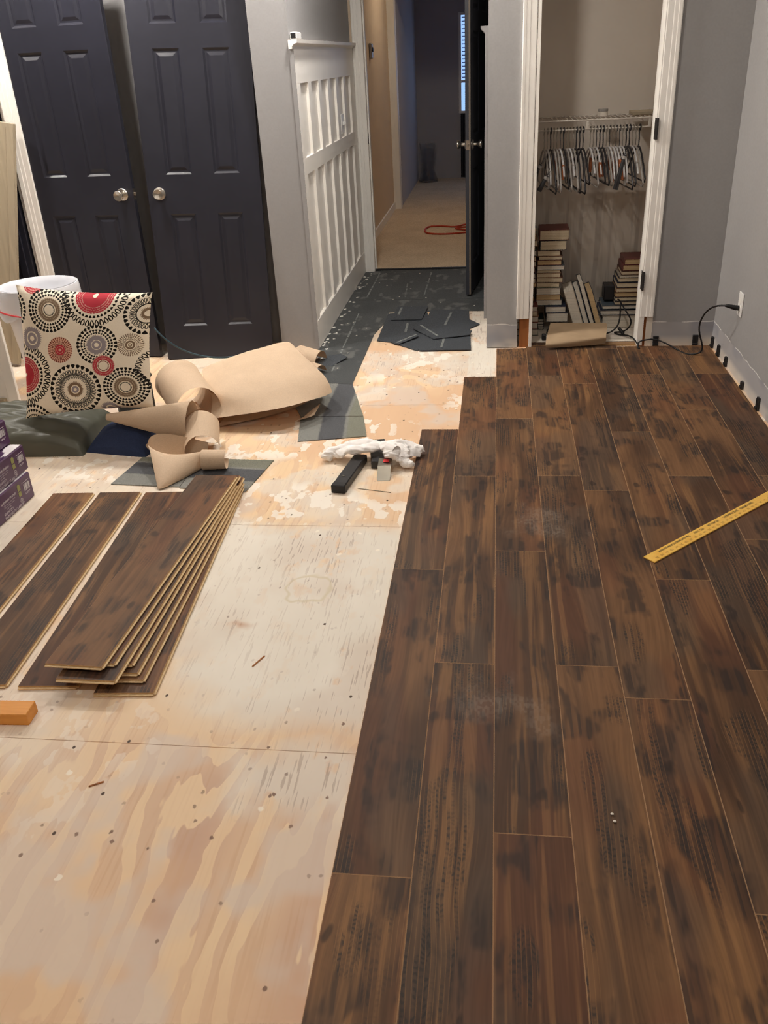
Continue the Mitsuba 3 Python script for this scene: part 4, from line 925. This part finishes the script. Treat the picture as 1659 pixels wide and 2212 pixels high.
SR = [(.368, .400, .735, 1, 2), (.334, .367, .727, 1, 2), (.310, .332, .722, 2, 0), (.295, .309, .714, 5, 1), (.269, .294, .708, 0, 0), (.237, .267, .703, 4, 0), (.210, .235, .700, 6, 0), (.183, .209, .697, 2, 2), (.159, .182, .697, 0, 0), (.137, .158, .697, 0, 0), (.112, .135, .628, 3, 1), (.077, .106, .618, 4, 1)]
for i, (z0, z1, x0, ci, pi) in enumerate(SR):
    book(x0, x0 + (.17 if i < 10 else .26), 5.15, 5.35, z0 - .002, z1 - .003, ci, pi, f'book {ORD[i]} from the top of the right stack in the closet', 'books in the right closet stack', 'left' if i < 2 else 'back')
book(.63, .90, 5.14, 5.36, .001, .072, 5, 1, 'thick pale book at the bottom of the right stack', 'books in the right closet stack')
# leaning books: near face is the top edge of the pages
def leaner(xb, w, L, ang, ci, pi, label, depth=.21, y0=5.06):
    a = math.radians(ang); k = thing('book', label, 'book', 'books leaning in the closet')
    M = frame((xb, y0, .004), (math.cos(a), 0, math.sin(a)), (0, 1, 0), (-math.sin(a), 0, math.cos(a)))
    t = .003
    part(k, 'cover', xf(cat_([box(0, t, 0, depth, 0, L), box(w - t, w, 0, depth, 0, L), box(0, w, depth - t, depth, 0, L)]), M), f'mat_book{ci}')
    part(k, 'pages', xf(box(t, w - t, .004, depth - t, .004, L - .004), M), f'mat_pages{pi}')
leaner(.468, .058, .245, 18, 5, 1, 'thick greyish book leaning left, first of the leaning row')
leaner(.532, .029, .255, 18, 3, 1, 'pale book leaning left, second of the leaning row')
leaner(.566, .026, .300, 18, 0, 1, 'black-covered book leaning left, third of the leaning row')
leaner(.597, .034, .245, 18, 0, 2, 'cream-paged book leaning left, last of the leaning row')
k = thing('open_binder', 'open grey folder lying at the foot of the leaning books', 'folder')
part(k, 'cover', cat_([box(.575, .625, 5.0, 5.06, .002, .006), xf(box(0, .05, 0, .06, 0, .003), frame((.575, 5.0, .006), (.9, 0, .43), (0, 1, 0), (-.43, 0, .9)))]), 'mat_book0')
k = thing('dark_pouch', 'small black pouch on the closet floor under the wide books', 'pouch')
part(k, 'body', puff(.30, .38, 5.0, 5.06, .001, .03, 4, 16), 'mat_black_plastic', smooth=True)
k = thing('black_case', 'black case standing between the leaning books and the right stack', 'case')
part(k, 'body', box(.64, .70, 5.22, 5.33, .145, .23, .004), 'mat_black_plastic')
k = thing('black_clip', 'small black plastic piece left of the cardboard flap', 'clip')
part(k, 'body', box(.268, .292, 4.90, 4.93, .001, .035, .003), 'mat_black_plastic')
k = thing('paper_sheet', 'loose white paper on the closet floor right of the cardboard', 'paper')
part(k, 'sheet', net([[(.64, 4.92, .001), (.70, 4.92, .0015), (.78, 4.93, .001)], [(.64, 5.0, .0015), (.71, 5.01, .002), (.77, 5.02, .0015)], [(.63, 5.06, .001), (.70, 5.07, .0015), (.76, 5.08, .002)]], 10, 10), 'mat_paper_white', smooth=True)
solo('cardboard_flap', (lambda g: g)(net([[(.318, 4.97, .085), (.47, 4.965, .083), (.63, 4.96, .083)], [(.30, 4.86, .072), (.46, 4.86, .078), (.628, 4.87, .074)], [(.285, 4.76, .052), (.45, 4.765, .062), (.615, 4.79, .060)], [(.280, 4.72, .034), (.45, 4.735, .042), (.615, 4.775, .046)], [(.282, 4.725, .012), (.45, 4.745, .012), (.612, 4.785, .012)]], 24, 24, .002, 4)), 'mat_cardboard', 'curled strip of brown cardboard lying across the closet threshold', 'cardboard', smooth=True)
# wire shelf
k = thing('wire_shelf', 'white wire shelf with hanging rail across the closet', 'shelf')
for z, y in ((1.143, 5.08), (1.098, 5.085)): part(k, 'front_rail', tube([(.06, y, z), (1.0, y, z)], .0045, 8), 'mat_wire_white', smooth=True)
part(k, 'back_rail', tube([(.06, 5.40, 1.143), (1.0, 5.40, 1.143)], .004, 8), 'mat_wire_white', smooth=True)
ms = [tube([(x, 5.08, 1.146), (x, 5.40, 1.146)], .0018, 6) for x in np.arange(.07, 1.0, .0254)]
part(k, 'wire', cat_(ms), 'mat_wire_white', kind='stuff')
for x in (.2, .4755, .797): part(k, 'rail_bracket', box(x - .007, x + .007, 5.078, 5.088, 1.098, 1.143), 'mat_wire_white')
k = thing('white_cap_jar', 'small white capped jar on the wire shelf', 'jar')
part(k, 'body', move(lathe([(0, 0), (.026, 0), (.026, .02), (.022, .024), (0, .024)], 20), .571, 5.25, 1.148), 'mat_paper_white', smooth=30)
part(k, 'lid', move(lathe([(0, .024), (.027, .024), (.027, .036), (0, .037)], 20), .571, 5.25, 1.148), 'mat_hanger_grey', smooth=30)
k = thing('grey_box', 'flat grey-green box at the right end of the wire shelf', 'box')
part(k, 'body', box(.72, .94, 5.18, 5.34, 1.148, 1.166, .003), 'mat_tan_wood')
# hangers on the rail
def hanger(x, style, tilt, yaw, label):
    k = thing('clothes_hanger', label, 'hanger', 'hangers on the closet rail')
    M = rotz(90 + yaw, (x, 5.085, 1.1035)) @ trimesh.transformations.rotation_matrix(math.radians(tilt), [1, 0, 0])
    hook = [(.014 * math.cos(t), 0, -.010 + .018 * math.sin(t)) for t in np.linspace(math.radians(-15), math.radians(215), 14)]
    hook = hook[::-1] + [(.010, 0, -.035), (0, 0, -.055), (0, 0, -.095)]
    part(k, 'hook', xf(tube(hook, .0032 if style == 'black' else .002, 6), M), 'mat_hanger_black' if style in ('black', 'amber') else 'mat_steel', smooth=True)
    m = {'black': 'mat_hanger_black', 'grey': 'mat_hanger_grey', 'amber': 'mat_clear', 'clear': 'mat_clear'}[style]
    r = .005; dz = rng.uniform(-.03, .03)
    Lh = .17 if style in ('amber', 'clear') else .205
    D = -.235 + dz if style in ('amber', 'clear') else -.26 + dz
    body = [tube([(-Lh, 0, D), (-.11, 0, -.155), (0, 0, -.10), (.11, 0, -.155), (Lh, 0, D)], r, 8, 20)]
    if style in ('black', 'grey'): body.append(tube([(-Lh, 0, D), (-Lh + .01, 0, D - .018), (Lh - .01, 0, D - .018), (Lh, 0, D)], r * .8, 8))
    part(k, 'frame', xf(cat_(body), M), m, smooth=True)
    if style in ('amber', 'clear'):
        for s in (-1, 1): part(k, 'clip', xf(box(s * .12 - .013, s * .12 + .013, -.006, .006, D - .02, D + .055, .002), M), 'mat_hanger_wood' if style == 'amber' else 'mat_hanger_grey')
HX = [(.252 + .0171 * i + (.02 if i > 12 else 0), st_) for i, st_ in enumerate('grey clear black grey grey amber black grey clear grey black black black clear grey amber black black grey amber clear amber amber clear black black clear grey black'.split())]
HNAME = {'grey': 'grey plastic hanger', 'clear': 'pale hanger with clips', 'black': 'black plastic hanger', 'amber': 'pale hanger with amber brown clips'}
cnt = {}
ORD2 = ORD + ['twenty-first', 'twenty-second', 'twenty-third', 'twenty-fourth', 'twenty-fifth', 'twenty-sixth', 'twenty-seventh', 'twenty-eighth', 'twenty-ninth']
for i, (x, s) in enumerate(HX):
    hanger(x, s, rng.uniform(-.6, .6), 6 + rng.uniform(-1, 1), f'{HNAME[s]}, {ORD2[i]} from the left on the closet rail')
# brushes hanging among them
def brush(x, y, z, L, ang, label):
    k = thing('shoe_brush', label, 'brush'); a = math.radians(ang)
    M = frame((x, y, z), (math.cos(a), 0, math.sin(a)), (0, 1, 0), (-math.sin(a), 0, math.cos(a)))
    part(k, 'handle', xf(tube([(0, 0, 0), (0, 0, -L * .5), (0, 0, -L)], [.009, .011, .014], 10), M), 'mat_black_plastic', smooth=True)
    part(k, 'loop', xf(tube([(0, 0, 0), (.006, 0, .03), (0, 0, z and 1.098 - z if False else .05), (-.006, 0, .03), (0, 0, 0)], .0015, 6), M), 'mat_rubber')
    part(k, 'collar', xf(tube([(0, 0, -.005), (0, 0, -.02)], .0115, 10), M), 'mat_hanger_grey')
brush(.652, 4.862, .985, .17, -12, 'long black handle hanging at the right of the hangers')
brush(.262, 4.86, .90, .085, -28, 'short black handle hanging at the left end of the hangers')
brush(.228, 4.862, .955, .05, -35, 'stubby black handle behind the left casing')

# ------------------------------------------------------------------ outlet, plug, cable, spacers
k = thing('wall_outlet', 'white wall outlet on the right grey wall', 'outlet')
part(k, 'plate', box(XR - .007, XR, 4.285, 4.36, .285, .40, .003), 'mat_white_gloss')
for z in (.325, .362): part(k, 'socket', xf(lathe([(0, 0), (.016, 0), (.016, .002), (0, .002)], 20), frame((XR - .0072, 4.322, z), (0, 1, 0), (0, 0, 1), (-1, 0, 0))), 'mat_white')
cable = [(1.168, 4.322, .328), (1.12, 4.33, .335), (1.07, 4.42, .30), (1.05, 4.52, .20), (1.075, 4.575, .10), (1.085, 4.59, .02), (1.05, 4.60, .006), (.98, 4.70, .006), (.92, 4.80 - .06, .03), (.87, 4.76, .042), (.82, 4.755, .04), (.79, 4.76, .025), (.785, 4.75, .008), (.79, 4.72, .005)]
k = thing('black_cable', 'black power cable running from the wall outlet into the closet', 'cable')
part(k, 'cord', tube(cable, .0042, 8, 90), 'mat_rubber', smooth=True)
part(k, 'cord', tube([(.79, 4.75, .012), (.775, 4.85, .02), (.74, 4.95, .012), (.70, 4.99, .008), (.69, 5.01, .01), (.73, 5.03, .008), (.765, 5.02, .03), (.775, 5.0, .08), (.74, 5.02, .14), (.72, 5.06, .17), (.71, 5.12, .175)], .0042, 8, 80), 'mat_rubber', smooth=True)
part(k, 'cord', tube([(.72, 5.06, .17), (.715, 5.02, .10), (.70, 5.0, .05), (.665, 4.99, .02), (.63, 4.99, .01)], .0042, 8, 40), 'mat_rubber', smooth=True)
part(k, 'plug', tube([(XR - .006, 4.322, .325), (1.16, 4.322, .327), (1.13, 4.328, .334), (1.115, 4.335, .335)], [.013, .012, .009, .006], 10), 'mat_rubber', smooth=True)
part(k, 'connector', tube([(.71, 5.0, .04), (.735, 4.975, .012)], .009, 8), 'mat_rubber', smooth=True)
def spacer(x, y, ang, hgt, label, w=.03):
    k = thing('floor_spacer', label, 'spacer', 'black spacers between planks and walls')
    M = rotz(ang, (x, y, 0))
    m = cat_([box(-w / 2, w / 2, .0, .010, ZS + .001, hgt, .0015), box(-w / 2, w / 2, -.006, .0, .0008, .012, .0015)])
    part(k, 'wedge', xf(m, M), 'mat_black_plastic')
    for q in (-1, 1): part(k, 'rib', xf(box(q * w * .3 - .002, q * w * .3 + .002, -.002, .0, .012, hgt * .9), M), 'mat_black_plastic')
spacer(.885, 4.783, 0, .052, 'black spacer at the back wall, right of the closet casing')
spacer(1.097, 4.783, 0, .055, 'black spacer at the back wall, near the corner')
for y, hh, lab in [(4.75, .055, 'black spacer on the right wall nearest the corner'), (4.60, .055, 'second black spacer from the corner along the right wall'), (4.43, .045, 'third black spacer from the corner along the right wall'), (4.09, .032, 'rounded black spacer on the right wall below the outlet line'), (3.81, .055, 'black spacer on the right wall nearest the camera')]:
    spacer(1.1745, y, -90, hh, lab, .022)

# ------------------------------------------------------------------ hallway things
solo('extension_cord', tube([(-.20, 8.78, .016), (-.31, 8.74, .014), (-.40, 8.64, .014), (-.52, 8.69, .014), (-.62, 8.70, .014), (-.678, 8.52, .014), (-.62, 8.32, .014), (-.48, 8.27, .014), (-.31, 8.31, .014), (-.18, 8.33, .014)], .008, 8, 70), 'mat_cord_orange', 'orange-red extension cord looped on the hallway carpet', 'cord', smooth=True)
solo('extension_cord', tube([(-.2, 8.62, .016), (-.32, 8.60, .014), (-.385, 8.55, .014), (-.33, 8.48, .014), (-.2, 8.46, .014)], .008, 8, 40), 'mat_cord_orange', 'short second loop of orange-red cord beside the open door', 'cord', smooth=True)
k = thing('glass_vase', 'tall clear waisted glass vase on the bedroom floor', 'vase')
part(k, 'body', move(lathe([(0, 0), (.125, 0), (.128, .01), (.10, .10), (.085, .17), (.083, .22), (.092, .34), (.108, .48), (.104, .48), (.088, .34), (.079, .22), (.081, .17), (.096, .10), (.122, .02), (0, .014)], 40), -.905, 12.15, .006), 'mat_vase', smooth=30)
mat('vase', {'type': 'dielectric', 'int_ior': 1.45}, False)
k = thing('thermostat', 'small dark thermostat on the beige hallway wall', 'thermostat')
part(k, 'body', box(XH, XH + .025, 8.42, 8.52, 1.49, 1.61, .006), 'mat_hanger_grey')
part(k, 'dial', xf(lathe([(0, 0), (.02, 0), (.018, .008), (0, .008)], 16), frame((XH + .025, 8.47, 1.56), (0, 1, 0), (0, 0, 1), (1, 0, 0))), 'mat_black_plastic')

# ------------------------------------------------------------------ debris on the subfloor
for x, y, a, l, lab in [(-.655, 1.885, 65, .055, 'thin brown splinter on the white painted plywood'), (-.93, 1.40, 30, .035, 'dark splinter on the near plywood')]:
    solo('wood_splinter', xf(box(-l / 2, l / 2, -.002, .002, 0, .003, .0005), rotz(a, (x, y, ZS))), 'mat_stud', lab, 'splinter')
for x, y, lab in [(.265, 1.385, 'white crumb on the new planks'), (.268, 1.365, 'second white crumb on the new planks, just below the first'), (-.32, .98, 'white crumb on the near plywood')]:
    s = trimesh.creation.icosphere(subdivisions=1, radius=.004); s.vertices *= np.array([1, .8, .6]); solo('plaster_crumb', move(s, x, y, (.003 if x > -.3 else ZS + .003)), 'mat_paper_white', lab, 'crumb')

for k_ in list(labels):
    if k_.endswith('__'): labels.pop(k_)
